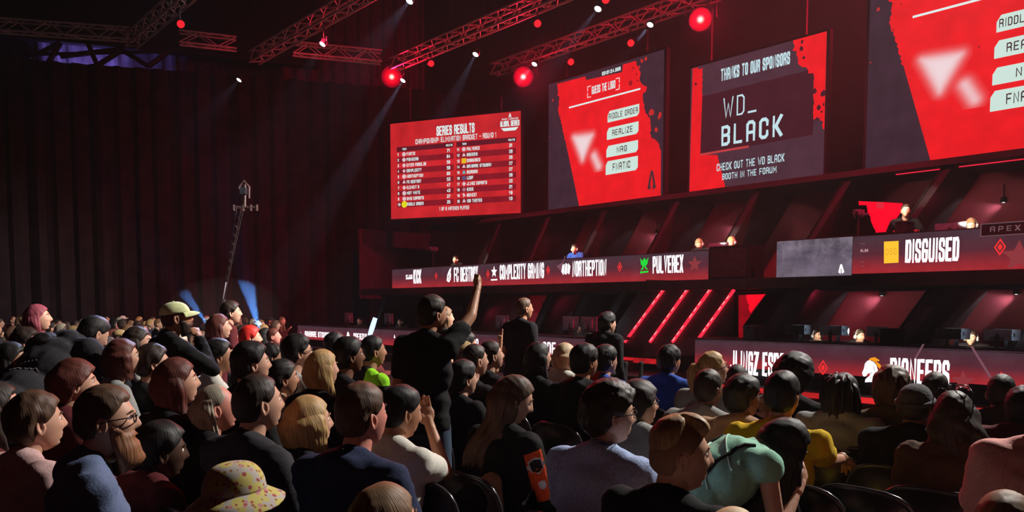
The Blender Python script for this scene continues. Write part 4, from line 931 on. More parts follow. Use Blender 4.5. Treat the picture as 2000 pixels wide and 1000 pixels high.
def dome(rx, ry, rz, zb, n=20, m=9, crown=1.0):
    mb = MB(); V = []; Fc = []
    for s in (0, 1):
        for j in range(m+1):
            a = math.pi/2*j/m; c = math.cos(a)**crown; o = -.004*s
            for k in range(n):
                t = 2*math.pi*k/n; V.append((math.sin(t)*(rx+o)*c, math.cos(t)*(ry+o)*c-.004, zb+(rz+o)*math.sin(a)))
    for s in (0, 1):
        b = s*(m+1)*n
        for j in range(m):
            for k in range(n):
                q = (b+j*n+k, b+j*n+(k+1) % n, b+(j+1)*n+(k+1) % n, b+(j+1)*n+k); Fc.append(q[::-1] if s == 0 else q)
    b = (m+1)*n
    for k in range(n): Fc.append((k, (k+1) % n, b+(k+1) % n, b+k))
    return mb.add(V, Fc)
def cap_bill(col_w=.075):
    mb = MB(); V = []; n = 14
    for s in (0, 1):
        for k in range(n+1):
            t = -1.15+2.3*k/n
            for f in (0, .5, 1): r = 1+f*.62*math.cos(t*.95); V.append((math.sin(t)*.084*(1+.12*f), math.cos(t)*.102*r, .040-.018*f*f-.006*math.cos(t)*0-.02*abs(math.sin(t))*f-s*.004))
    o = (n+1)*3; Fc = []
    for k in range(n):
        for j in range(2):
            q = (k*3+j, (k+1)*3+j, (k+1)*3+j+1, k*3+j+1); Fc += [q, tuple(i+o for i in q[::-1])]
        Fc.append((k*3+2, (k+1)*3+2, (k+1)*3+2+o, k*3+2+o))
    return mb.add(V, Fc)
def brim(r0x, r0y, w, z0, drop, n=28):
    mb = MB(); V = []; Fc = []
    for s in (0, 1):
        for f in (0, .5, 1):
            for k in range(n):
                t = 2*math.pi*k/n; wav = .008*math.sin(3*t+1)*f
                V.append((math.sin(t)*(r0x+w*f), math.cos(t)*(r0y+w*f)-.004, z0-drop*f+wav-s*.004))
    o = 3*n
    for j in range(2):
        for k in range(n):
            q = (j*n+k, j*n+(k+1) % n, (j+1)*n+(k+1) % n, (j+1)*n+k); Fc += [q, tuple(i+o for i in q[::-1])]
    for k in range(n): Fc.append((2*n+k, 2*n+(k+1) % n, 2*n+(k+1) % n+o, 2*n+k+o))
    return mb.add(V, Fc)
def glasses_mesh():
    mb = MB()
    for s in (-1, 1):
        pts = [(s*.032+.023*math.cos(t), .0965-.25*(.023*math.cos(t)*s+.0)**1*.6, .004+.017*math.sin(t)) for t in np.linspace(0, 2*math.pi, 17)]
        mb.path(pts, .0022, 6); mb.path([(s*.055, .092, .010), (s*.074, .06, .010), (s*.078, .0, .006), (s*.076, -.02, -.002)], .0022, 6)
    mb.path([(-.010, .1, .006), (0, .103, .009), (.010, .1, .006)], .0022, 6)
    return mb.mesh('glasses', True)

# ---- materials
def hairmat(nm, col, var=.45):
    """strands that run down from the crown: noise over (angle round the head, height)"""
    m = mat('hair_'+nm, col, .55, var=var, scale=1, bump=.28, spec=.35); nt = m.node_tree; N = nt.nodes; L = nt.links
    tc = next(n for n in N if n.type == 'TEX_COORD'); mp = next(n for n in N if n.type == 'MAPPING'); nz = next(n for n in N if n.type == 'TEX_NOISE')
    sp = N.new('ShaderNodeSeparateXYZ'); L.new(tc.outputs['Object'], sp.inputs[0]); ay = N.new('ShaderNodeMath'); ay.inputs[1].default_value = .025; L.new(sp.outputs['Y'], ay.inputs[0])
    at2 = N.new('ShaderNodeMath'); at2.operation = 'ARCTAN2'; L.new(sp.outputs['X'], at2.inputs[0]); L.new(ay.outputs[0], at2.inputs[1])
    cb = N.new('ShaderNodeCombineXYZ'); L.new(at2.outputs[0], cb.inputs['X']); L.new(sp.outputs['Z'], cb.inputs['Y']); L.new(cb.outputs[0], mp.inputs[0]); mp.inputs['Scale'].default_value = (16, 9, 1); nz.inputs['Detail'].default_value = 4
    return m
SKIN = {'fair': mat('skin_fair', S(206, 156, 132), .5, var=.07, scale=14, spec=.3), 'tan': mat('skin_tan', S(178, 126, 98), .5, var=.08, scale=14, spec=.3),
        'brown': mat('skin_brown', S(120, 80, 60), .5, var=.08, scale=14, spec=.3), 'dark': mat('skin_dark', S(72, 48, 38), .48, var=.08, scale=14, spec=.3), 'red': mat('skin_flushed', S(214, 138, 122), .5, var=.07, scale=14, spec=.3)}
HC = {'stubble': hairmat('shaved_sides', S(150, 108, 84), .12), 'black': hairmat('black', S(30, 26, 27)), 'dark': hairmat('dark_brown', S(52, 38, 32)), 'brown': hairmat('brown', S(88, 62, 46)), 'light': hairmat('light_brown', S(126, 92, 64)), 'sand': hairmat('sandy', S(158, 122, 84)), 'blond': hairmat('blond', S(186, 148, 96)),
      'pale': hairmat('pale_blond', S(206, 176, 136)), 'red': hairmat('dyed_red', S(214, 40, 30)), 'auburn': hairmat('auburn', S(98, 48, 40)), 'ginger': hairmat('ginger_beard', S(136, 88, 58)), 'grey': hairmat('grey', S(160, 148, 130)), 'pink': hairmat('pink', S(150, 70, 84))}
def cloth(nm, col, rough=.9, bump=.15, var=.12): return mat('cloth_'+nm, col, rough, var=var, scale=120, bump=bump, spec=.2)
TC = {'black': cloth('black', S(26, 24, 27)), 'charcoal': cloth('charcoal', S(52, 50, 55)), 'navy': cloth('navy', S(38, 46, 74)), 'slate': cloth('slate_blue', S(96, 108, 140)), 'white': cloth('white', S(214, 210, 200)), 'grey': cloth('grey', S(150, 150, 148)),
      'pinkgrey': cloth('dusty_pink', S(196, 160, 158)), 'yellow': cloth('yellow', S(214, 176, 20)), 'beige': cloth('beige', S(170, 134, 108)), 'mint': cloth('mint', S(150, 205, 180)), 'blue': cloth('royal_blue', S(50, 84, 170)), 'maroon': cloth('maroon', S(84, 30, 34)),
      'rose': cloth('rose', S(232, 168, 162)), 'red': cloth('red', S(190, 40, 36)), 'olive': cloth('olive_brown', S(96, 82, 62)), 'cream': cloth('cream', S(216, 196, 160)), 'brown': cloth('brown', S(78, 54, 42)), 'denim': cloth('denim', S(62, 74, 92)), 'lime': cloth('lime', S(150, 225, 40)), 'sky': cloth('pale_blue_speckled', S(168, 186, 226), var=.3)}
M_EYEW = mat('eye_white', S(225, 215, 205), .25, var=.02); M_IRIS = mat('eye_iris', S(44, 32, 26), .2); M_GLASS = mat('glasses_black', S(20, 18, 20), .3); M_SHOE = mat('shoe_dark', S(40, 38, 40), .6); M_HEADSET = mat('headset', S(170, 168, 165), .4)
_gl = glasses_mesh(); _eye = mesh_np('eye', CS[8][0]*.0115, CS[8][1]); _iris = mesh_np('iris', CS[6][0]*np.array([.0058, .0028, .0058]), CS[6][1])
_shoe = tmp_eval(ellip(ellip(MB(), (0, .06, .045), (.045, .13, .045)), (0, -.02, .06), (.042, .06, .06)).mesh('shoe'), [('REMESH', dict(mode='VOXEL', voxel_size=.02)), ('SMOOTH', dict(iterations=2))]); 
_ebrow = {}
def eyebrow(s):
    if s not in _ebrow: _ebrow[s] = MB().path([(s*.016, .092, .026), (s*.03, .091, .031), (s*.046, .082, .027)], [.003, .0035, .0018], 6).mesh('eyebrow', True)
    return _ebrow[s]

# ---- skeleton, body, clothes
def skeleton(pose, sit, lean=0, fem=False, turn=0, stretch=1.0, slump=0):
    sw = .168 if fem else .19; J = {}
    hipz = .52 if sit else .93
    up = [('pelvis', (0, 0, 0)), ('waist', (0, .005, .14)), ('chest', (0, .0, .34)), ('neck', (0, .005, .545)), ('head', (0, .045, .692)), ('shL', (-sw, -.01, .50)), ('shR', (sw, -.01, .50))]
    R = Matrix.Rotation(-math.radians(lean), 3, 'X'); RT = Matrix.Rotation(math.radians(turn), 3, 'Z')
    for k, p in up:
        q = Vector(p); q.z *= stretch
        if k in ('neck', 'head', 'chest', 'shL', 'shR'): q.y += slump*(q.z/.6)**2
        J[k] = RT @ (R @ q)+Vector((0, 0, hipz))
    J['R'] = RT @ R
    for s, S_ in ((-1, 'L'), (1, 'R')):
        sh = J['sh'+S_]; D = lambda v: RT @ Vector((v[0]*s, v[1], v[2]))
        p = pose.get(S_, 'lap' if sit else 'down')
        if p == 'lap': el, wr = sh+D((.05, .08, -.27)), Vector((s*.10, .30, hipz+.14))
        elif p == 'down': el, wr = sh+D((.05, -.02, -.30)), sh+D((.06, .06, -.56))
        elif p == 'brow': el, wr = sh+D((.05, .25, -.13)), J['head']+D((.115, .11, -.05))
        elif p == 'face': el, wr = sh+D((.06, .22, -.18)), J['head']+D((.06, .13, -.14))
        elif p == 'chair': el, wr = sh+D((.14, .19, -.17)), sh+D((.34, .33, -.14))
        elif p == 'up': el, wr = sh+D((.20, .06, .20)), sh+D((.24, .12, .46))
        elif p == 'raise': el, wr = sh+D((.10, .22, -.05)), sh+D((.12, .27, .22))
        elif p == 'phone': el, wr = sh+D((.06, .18, -.22)), sh+D((-.04, .34, -.04))
        elif p == 'fwd': el, wr = sh+D((.03, .20, -.2)), sh+D((.0, .38, -.33))
        elif p == 'desk': el, wr = sh+D((.10, .16, -.24)), sh+D((.0, .36, -.20))
        elif p == 'dangle': el, wr = sh+Vector((s*.10, .20, -.18)), sh+Vector((s*.16, .36, -.34))
        J['el'+S_], J['wr'+S_] = el, wr
        J['hip'+S_] = Vector((s*.09, .0, hipz-.02))
        if sit: J['kn'+S_], J['an'+S_] = Vector((s*.14, .44, .50)), Vector((s*.13, .40, .09))
        else: J['kn'+S_], J['an'+S_] = Vector((s*.11, .03, .50)), Vector((s*.12, -.01, .09))
        for k, v in pose.items():
            if k.endswith(S_) and len(k) > 1 and k[:2] in ('kn', 'an', 'el', 'wr'): J[k] = Vector(v)
    return J
def torso(mb, J, e, fem, wide=1.0):
    R = J['R']; f = (.93 if fem else 1)*wide
    ellip(mb, J['pelvis']+R @ Vector((0, -.012, .02)), (.168*wide+e, .125+e, .13+e), R); ellip(mb, J['waist'], (.152*f+e, .112*wide+e, .15+e), R); ellip(mb, J['chest'], (.172*f+e, .125+e, .175+e), R)
    ellip(mb, J['chest']+R @ Vector((0, -.015, .09)), (.155*f+e, .105+e, .10+e), R)
    for s in 'LR':
        cap(mb, J['neck']-R @ Vector((0, .012, .05)), J['sh'+s], .062+e, .058+e); ellip(mb, J['sh'+s]+Vector((0, 0, -.01)), (.064+e,)*3)
        cap(mb, J['neck']+R @ Vector((0, -.015, .015)), J['neck'].lerp(J['sh'+s], .75), .050+e, .048+e)
def limbs_arm(mb, J, e, s, to=1.0, k=1):
    sh, el, wr = J['sh'+s], J['el'+s], J['wr'+s]
    if to <= 1: q = sh.lerp(el, to); cap(mb, sh, q, .052*k+e, (.052-.012*to)*k+e)
    else: cap(mb, sh, el, .052*k+e, .040*k+e); q = el.lerp(wr, to-1); cap(mb, el, q, .040*k+e, (.040-.013*(to-1))*k+e)
def remesh(mb, vox, it=4, dec=None):
    mods = [('REMESH', dict(mode='VOXEL', voxel_size=vox)), ('SMOOTH', dict(factor=.5, iterations=it))]
    if dec: mods.append(('DECIMATE', dict(ratio=dec)))
    me = tmp_eval(mb.mesh('tmp_vol'), mods); me.polygons.foreach_set('use_smooth', [True]*len(me.polygons)); return me
def wrinkle(me, amp, f, seed):
    n = len(me.vertices); P = np.empty(n*3); me.vertices.foreach_get('co', P); N = np.empty(n*3); me.vertices.foreach_get('normal', N); P = P.reshape(-1, 3); N = N.reshape(-1, 3)
    w = pnoise(P*np.array([1, 1, 1.6]), f, seed); w = np.abs(w)**.7*np.sign(w)
    Q = P+N*(amp*w)[:, None]; me.vertices.foreach_set('co', Q.ravel()); me.update()
def head_matrix(J, hy, hp, hr, hs):
    return Matrix.Translation(J['head']) @ Matrix.Rotation(math.radians(hy), 4, 'Z') @ Matrix.Rotation(math.radians(hp), 4, 'X') @ Matrix.Rotation(math.radians(hr), 4, 'Y') @ Matrix.Scale(hs, 4)
def hand_matrix(J, s, twist=0, bend=0):
    d = (J['wr'+s]-J['el'+s]).normalized(); q = d.to_track_quat('Z', 'Y')
    return Matrix.Translation(J['wr'+s]) @ q.to_matrix().to_4x4() @ Matrix.Rotation(math.radians(twist), 4, 'Z') @ Matrix.Rotation(math.radians(bend), 4, 'X')
def build_body(J, HM, fem, hands, near=True, wide=1.0):
    mb = MB(); torso(mb, J, -.014, fem, wide)
    hb = HM @ Vector((0, -.022, -.055)); cap(mb, J['neck']-J['R'] @ Vector((0, .01, .03)), hb, .060 if not fem else .052, .054 if not fem else .046)
    for s in 'LR':
        limbs_arm(mb, J, 0, s, 2.0, .95 if not fem else .85); cap(mb, J['hip'+s], J['kn'+s], .078, .052); cap(mb, J['kn'+s], J['an'+s], .05, .036); cap(mb, J['an'+s], J['an'+s]+Vector((0, .13, -.04)), .038, .032)
    if not near:
        for s in 'LR': ellip(mb, J['wr'+s]+(J['wr'+s]-J['el'+s]).normalized()*.08, (.035, .03, .05), (J['wr'+s]-J['el'+s]).to_track_quat('Z', 'Y').to_matrix())
        me = remesh(mb, .022, 3, .5)
    else: me = remesh(mb, .014, 3, .4)
    ops = [head_mesh(fem, 22 if near else 8)]; mats_ = [HM]
    if near:
        for s in 'LR':
            st, tw, bd = hands.get(s, ('relaxed', 0, 0)); ops.append(hand_mesh(st, -1 if s == 'R' else 1)); mats_.append(hand_matrix(J, s, tw, bd))
    r = tmp_eval(me, [('BOOLEAN', dict(operation='UNION', solver='MANIFOLD', object=xform(o, M))) for o, M in zip(ops, mats_)])
    if len(r.vertices) < len(me.vertices)*.6: print('boolean failed')
    r.name = 'body'; r.polygons.foreach_set('use_smooth', [True]*len(r.polygons)); r.materials.clear(); return r
def build_top(J, style, fem, seed, vox=.015, wide=1.0):
    mb = MB(); e = .016 if style in ('hoodie', 'jacket') else .008; torso(mb, J, e, fem, wide)
    to = {'tee': .55, 'long': 1.9, 'hoodie': 1.92, 'jacket': 1.9, 'vest': .0, 'polo': .6}[style]
    for s in 'LR':
        if to: limbs_arm(mb, J, e+(.012 if style in ('tee', 'polo') else .006), s, to)
    if style == 'hoodie':
        R = J['R']; ellip(mb, J['neck']+R @ Vector((0, -.070, -.02)), (.115, .055, .075), R); ellip(mb, J['neck']+R @ Vector((0, -.02, .015)), (.088, .078, .04), R)
    if style in ('jacket', 'polo'):
        ellip(mb, J['neck']+J['R'] @ Vector((0, -.012, .03)), (.072, .07, .038), J['R'])
    me = remesh(mb, vox, 3, .95 if vox < .012 else .6 if vox < .02 else .5); wrinkle(me, .0055, 22, seed); me.name = 'top'; return me
def build_legs(J, e=.014, to=1.0, vox=.022):
    mb = MB(); ellip(mb, J['pelvis']+Vector((0, 0, -.02)), (.178+e*.3, .132, .11)); ellip(mb, J['pelvis']+Vector((0, 0, .05)), (.170, .126, .10))
    for s in 'LR':
        if to >= 1: cap(mb, J['hip'+s], J['kn'+s], .085+e, .058+e); cap(mb, J['kn'+s], J['an'+s]+Vector((0, 0, .02)), .056+e, .045+e)
        else: cap(mb, J['hip'+s], J['hip'+s].lerp(J['kn'+s], to), .088+e, .070+e)
    me = remesh(mb, vox, 2, .5); me.name = 'trousers'; return me
HAIRC = {}
def add_hair(root, HM, style, col, seed, low=False, fall=None):
    """styles may combine a cap with lengths: 'long', 'bob', 'ponytail', 'bun', 'dreads'"""
    base, m = style, HC[col]; n = 8 if low else 22
    capstyle = {'bob': 'long', 'ponytail': 'slick', 'bun': 'slick', 'dreads': 'slick', 'longthin': 'thin', 'halfup': 'long', 'longtied': 'slick', 'longwavy': 'long'}.get(base, base)
    out = []
    if capstyle in HAIR:
        k = (capstyle, seed % 4 if low else seed, n)
        if k not in HAIRC: HAIRC[k] = hair_cap(capstyle, k[1], n)
        o = link('hair', HAIRC[k], root, m); o.matrix_local = HM; out.append(o)
    else: return out
    h = out[0]
    if style == 'fade': o = link('hair_sides', hair_cap('buzz', seed, n), h, HC['stubble']); o.matrix_local = Matrix.Scale(.992, 4)
    nb, nz_ = (20, 6) if low else (64, 22)
    def sub(me, name='hair_length', mm=None): o = link(name, me, h, mm or m); return o
    if fall is not None:
        o = sub(hair_curtain(.44, seed, 40, .03, .010)); o.matrix_local = HM.inverted() @ fall
    elif base in ('long', 'halfup'): sub(hair_curtain(.36, seed, 78, .012, nb=nb, nz_=nz_))
    if base == 'longwavy': sub(hair_curtain(.46, seed, 58, .075, .014, thick=.034))
    if base == 'bob': sub(hair_curtain(.135, seed, 66, .004, .002, nb=nb, nz_=nz_, thick=.026))
    if base == 'longthin': sub(hair_curtain(.22, seed, 100, .0, .008, nb=nb, nz_=nz_, thick=.014))
    if base == 'ponytail': sub(MB().path([(0, -.09, .05), (0, -.125, .06), (0, -.155, .03), (.004, -.165, -.04), (0, -.155, -.12), (0, -.15, -.19)], [.018, .024, .032, .034, .026, .008], 12).mesh('ponytail', True), 'ponytail')
    if base == 'longtied': sub(MB().path([(0, -.085, -.02), (0, -.11, -.05), (.01, -.115, -.12), (.02, -.11, -.2), (.02, -.10, -.30)], [.026, .024, .032, .030, .010], 12).mesh('ponytail', True), 'ponytail')
    if base == 'bun': sub(mesh_np('hair_bun', CS[14][0]*np.array([.045, .045, .042])*(1+.06*pnoise(CS[14][0], 9, seed))[:, None]+np.array([0, -.075, .105]), CS[14][1]), 'hair_bun')
    if base == 'dreads':
        rnd = random.Random(seed)
        for i in range(34):
            ph = math.radians(75+210*i/33); x, y = math.sin(ph), math.cos(ph); L = rnd.uniform(.12, .2); z0 = rnd.uniform(.0, .09)
            pts = [(x*.06, y*.075, z0+.035), (x*.088, y*.11, z0), (x*.094+rnd.uniform(-.01, .01), y*.116, -.06), (x*.09, y*.112+rnd.uniform(-.01, .01), -.06-L*.5), (x*.088, y*.108, -.05-L)]
            sub(MB().path(pts, [.010, .012, .012, .011, .006], 6).mesh('dreadlock', True), 'dreadlock')
    return out
def add_hat(root, HM, kind, m):
    t = None
    if kind == 'cap':
        t = part('cap', dome(.084, .105, .085, .036, crown=.85), m, root, True); t.matrix_local = HM; part('cap_bill', cap_bill(), m, t, True)
        part('cap_button', MB().lathe([(.008, .12), (.006, .126), (.001, .127)], 8), m, t)
    elif kind == 'bucket':
        t = part('bucket_hat', dome(.092, .110, .105, .028, 32, 14, .62), m, root, True); t.matrix_local = HM; part('hat_brim', brim(.091, .109, .062, .032, .045), m, t, True)
    elif kind == 'beanie':
        t = part('beanie', dome(.086, .108, .105, .022, 28, 10, .8), m, root, True); t.matrix_local = HM; part('beanie_cuff', MB().path([(math.sin(a)*.084, math.cos(a)*.106-.004, .034) for a in np.linspace(0, 2*math.pi, 25)], .014, 8), m, t, True)
    return t
def add_face(root, body, HM, brow=None, hs=1):
    for s in (-1, 1):
        e = link('eye', _eye, body, M_EYEW); e.matrix_local = HM @ Matrix.Translation((s*.031, .0725, .006))
        i = link('iris', _iris, body, M_IRIS); i.matrix_local = HM @ Matrix.Translation((s*.031, .0832, .005))
        if brow is not None: b = link('eyebrow', eyebrow(s), body, HC[brow]); b.matrix_local = HM
def headset(root, HM):
    t = part('headset', MB().path([(math.sin(a)*.088, -.005, math.cos(a)*.13) for a in np.linspace(-1.75, 1.75, 15)], .009, 6), M_HEADSET, root, True); t.matrix_local = HM
    for s in (-1, 1): part('ear_cup', MB().tube((s*.078, -.008, -.01), (s*.105, -.008, -.01), .036, .032, 12), M_HEADSET, t, True)
    part('microphone_arm', MB().path([(-.09, 0, -.03), (-.08, .06, -.065), (-.03, .105, -.07)], .004, 5), M_LAMPBODY, t)

SCREEN_AT = s2w(-5.0, 16, 6.2)
def person(label, px, py, H, hair='short', hc='dark', skin='fair', top='tee', tc='black', sit=True, fem=False, lean=0, yaw=0, hy=-11, hp=8, hr=0, L=None, R=None, hands=None, legs='black', beard=None, bl=.0,
           glasses=False, hat=None, hatm=None, wide=1.0, seed=None, slump=.02, brow=True, extra=None, aim=None, ik=None, dref=None, face_at=None, group=None, pose=None, hs=1.0, fall=False, collar=None, turn=0, shorts=False, near=True):
    global NP; NP += 1; seed = NP if seed is None else seed
    d = dref or DEPTH.get((px, py)) or .25*hs*F/H
    hw = aty(px, py, d)                                  # where the head is
    fv = (face_at or SCREEN_AT)-hw; fa = math.atan2(-fv.x, fv.y)
    fa = .55*fa+.45*(TH)+math.radians(yaw+3) if face_at is None else fa+math.radians(yaw)
    ps = dict(pose or {})
    if L: ps['L'] = L
    if R: ps['R'] = R
    base = .52 if sit else .93
    want = hw.z-base; r = Matrix.Rotation(-math.radians(lean), 3, 'X') @ Vector((0, .045, .692)); st = min(1.13, max(.84, want/r.z))
    J = skeleton(ps, sit, lean, fem, turn, st, slump)
    HM = head_matrix(J, hy, hp, hr, hs)
    RZ = Matrix.Rotation(fa, 4, 'Z'); off = RZ @ J['head']
    root = thing('person', label, 'person', Matrix.Translation((hw.x-off.x, hw.y-off.y, min(.35, max(-.12, hw.z-off.z)) if not sit else min(.12, max(-.06, hw.z-off.z)))) @ RZ, group)
    if aim:
        bpy.context.view_layer.update(); w = root.matrix_world @ (J['wr'+aim[0]]); q = aty(aim[1], aim[2], w.y); root.location += Vector((q.x-w.x, 0, (q.z-w.z)*aim[3]))
    for s_, (qx, qy, qd, hint) in (ik or {}).items():     # put a wrist where the photograph shows it, two-bone arm
        g = (Matrix.Translation(root.location) @ RZ).inverted() @ aty(qx, qy, qd); sh = J['sh'+s_]; v = g-sh; l1, l2 = .29, .265; D_ = min(v.length, (l1+l2)*.985)
        g = sh+v.normalized()*D_; x_ = (l1*l1-l2*l2+D_*D_)/(2*D_); hh = math.sqrt(max(0, l1*l1-x_*x_)); u = v.normalized(); hv = Vector(hint); hv = (hv-u*hv.dot(u)).normalized()
        J['el'+s_], J['wr'+s_] = sh+u*x_+hv*hh, g
    body = link('body', build_body(J, HM, fem, hands or {}, near, wide), root, SKIN[skin])
    tp = link('top', build_top(J, top, fem, seed, .011 if extra is not None else .015, wide), root, TC[tc])
    link('trousers' if not shorts else 'shorts', build_legs(J, to=.8 if shorts else 1), root, TC[legs])
    for s in 'LR': o = link('shoe', _shoe, root, M_SHOE); o.matrix_local = Matrix.Translation((J['an'+s].x, J['an'+s].y, J['an'+s].z-.09))
    if hat: hair = 'buzz' if hair in ('short', 'crop', 'medium') else hair
    if hair: add_hair(root, HM, hair, hc, seed, False, (Matrix.Translation(J['head']+Vector((0, .0, .01))) @ Matrix.Rotation(math.radians(hy), 4, 'Z') @ Matrix.Rotation(math.radians(-8), 4, 'X')) if fall else None)
    if beard: b = link('beard', beard_mesh(bl, seed), root, HC[beard]); b.matrix_local = HM
    add_face(root, body, HM, hc if brow and hc in HC and hair else 'dark')
    if glasses: g = link('glasses', _gl, root, M_GLASS); g.matrix_local = HM
    if hat: add_hat(root, HM, hat, hatm)
    if collar: 
        c = part('collar', MB().path([(math.sin(a)*.058, math.cos(a)*.060, -.018*math.cos(a)) for a in np.linspace(0, 2*math.pi*1.02, 26)], .011, 8), TC[collar], root, True); c.matrix_local = Matrix.Translation(J['neck']+J['R'] @ Vector((0, .008, .034))) @ J['R'].to_4x4()
    root['head_'] = 0; del root['head_']
    PEOPLE.append((root, J, HM, sit, hw))
    if extra: extra(root, J, HM, body, tp)
    return root
NP = 0; PEOPLE = []
# distances (m) where neighbours in a row would otherwise touch, keyed by where the head appears
DEPTH = {(1646, 770): 4.5, (1528, 776): 3.75, (1452, 778): 4.3, (1192, 812): 3.1, (1328, 892): 2.5, (708, 815): 2.85, (783, 808): 3.5, (604, 828): 3.4, (422, 798): 3.75, (72, 828): 3.15, (208, 822): 2.8,
         (928, 706): 5.5, (960, 696): 6.3, (906, 690): 7.4, (1143, 708): 5.4, (1184, 706): 6.2, (1104, 698): 6.7, (1052, 700): 6.0, (1788, 796): 4.0, (682, 697): 5.1, (729, 688): 6.0, (316, 884): 3.3}
# ------------------------------------------------------------------ chairs
M_CHAIR = mat('chair_plastic', S(30, 28, 32), .35, scale=20, spec=.5); M_RIM = mat('chair_rim', S(52, 48, 54), .22, scale=20, spec=.7)
def _back_outline(w=.235, h=.42):
    pts = [(-w*.9, 0)]
    for k in range(13):
        t = math.pi-math.pi*k/12; pts.append((w*(abs(math.cos(t))**.6)*(1 if math.cos(t) > 0 else -1), h*.55+h*.45*math.sin(t)**.7))
    pts.append((w*.9, 0)); return pts
def _cb():
    mb = MB(); o = _back_outline(); n = len(o); cx_ = (0, .2); V = []
    yb = lambda x, z: -.245-.10*z+.35*x*x*1.2
    for s in (0, 1):
        V.append((0, yb(0, .2)+s*.016, .2))
        V += [(x, yb(x, z)+s*.016, z) for x, z in o]
    F = [(0, 1+(i+1), 1+i) for i in range(n-1)]+[(n+1, n+2+i, n+3+i) for i in range(n-1)]+[(1+i, 2+i, n+3+i, n+2+i) for i in range(n-1)]
    mb.add(V, F); rim = MB().path([(x, yb(x, z)+.008, z) for x, z in o], .013, 8)
    return mb.mesh('backrest', True), rim.mesh('back_rim', True)
_cback, _crim = _cb()
_cseat = MB().prism([(-.22, 0), (.22, 0), (.23, .012), (.215, .035), (-.215, .035), (-.23, .012)], -.22, .23).mesh('seat')
_cleg = MB().tube((0, 0, 0), (0, 0, .45), .013, n=8).mesh('leg', True)
def chair(label, loc, rz, group=None):
    t = thing('chair', label, 'chair', Matrix.Translation(loc) @ Matrix.Rotation(rz, 4, 'Z'), group)
    link('seat', _cseat, t, M_CHAIR, (0, 0, .425)); b = link('backrest', _cback, t, M_CHAIR, (0, 0, .47)); link('back_rim', _crim, b, M_RIM)
    for x in (-.2, .2):
        for y in (-.2, .2): link('leg', _cleg, t, M_STEEL, (x, y, 0))
    return t
def paint(top, fn, m):
    me = top.data
    if me.users > 1: return
    me.materials.append(m); i = len(me.materials)-1
    for p in me.polygons:
        if fn(p.center): p.material_index = i
def on_surface(me, rays, off=.004):
    bv = BVHTree.FromPolygons([v.co for v in me.vertices], [p.vertices for p in me.polygons]); out = []
    for o, d in rays:
        h = bv.ray_cast(o, d); out.append(h[0]-d*off if h[0] else None)
    return out

# ------------------------------------------------------------------ hat materials
def bucket_mat():
    m = bpy.data.materials.new('smiley_print_cotton'); m.use_nodes = True; nt = m.node_tree; N = nt.nodes; b = N['Principled BSDF']; b.inputs['Roughness'].default_value = .9
    tc = N.new('ShaderNodeTexCoord')
    def vor(scale, thr, col, off):
        mp = N.new('ShaderNodeMapping'); mp.inputs['Location'].default_value = off; nt.links.new(tc.outputs['Object'], mp.inputs[0])
        v = N.new('ShaderNodeTexVoronoi'); v.inputs['Scale'].default_value = scale; v.inputs['Randomness'].default_value = .8; nt.links.new(mp.outputs[0], v.inputs['Vector'])
        lt = N.new('ShaderNodeMath'); lt.operation = 'LESS_THAN'; nt.links.new(v.outputs['Distance'], lt.inputs[0]); lt.inputs[1].default_value = thr; return lt, col
    prev = None; base = (*S(178, 168, 158), 1)
    for scale, thr, col, off in ((19, .50, S(192, 178, 100), (0, 0, 0)), (46, .26, S(150, 90, 40), (.01, .02, 0)), (30, .24, S(160, 70, 70), (.3, .1, .2)), (24, .22, S(188, 128, 130), (.5, .3, .1))):
        lt, c = vor(scale, thr, col, off); mx = N.new('ShaderNodeMix'); mx.data_type = 'RGBA'; nt.links.new(lt.outputs[0], mx.inputs[0])
        if prev is None: mx.inputs[6].default_value = base
        else: nt.links.new(prev, mx.inputs[6])
        mx.inputs[7].default_value = (*c, 1); prev = mx.outputs[2]
    nt.links.new(prev, b.inputs['Base Color']); return m
M_BUCKET = bucket_mat(); M_CAPL = mat('cap_lime', S(222, 226, 168), .8, var=.25, scale=14); M_CAPW = mat('cap_white', S(220, 215, 205), .8); M_CAPT = mat('cap_tan', S(150, 124, 84), .8); M_BEANIE = mat('beanie_grey', S(74, 72, 76), .9, scale=80, bump=.4); M_CAPB = mat('cap_dark', S(36, 32, 34), .8)

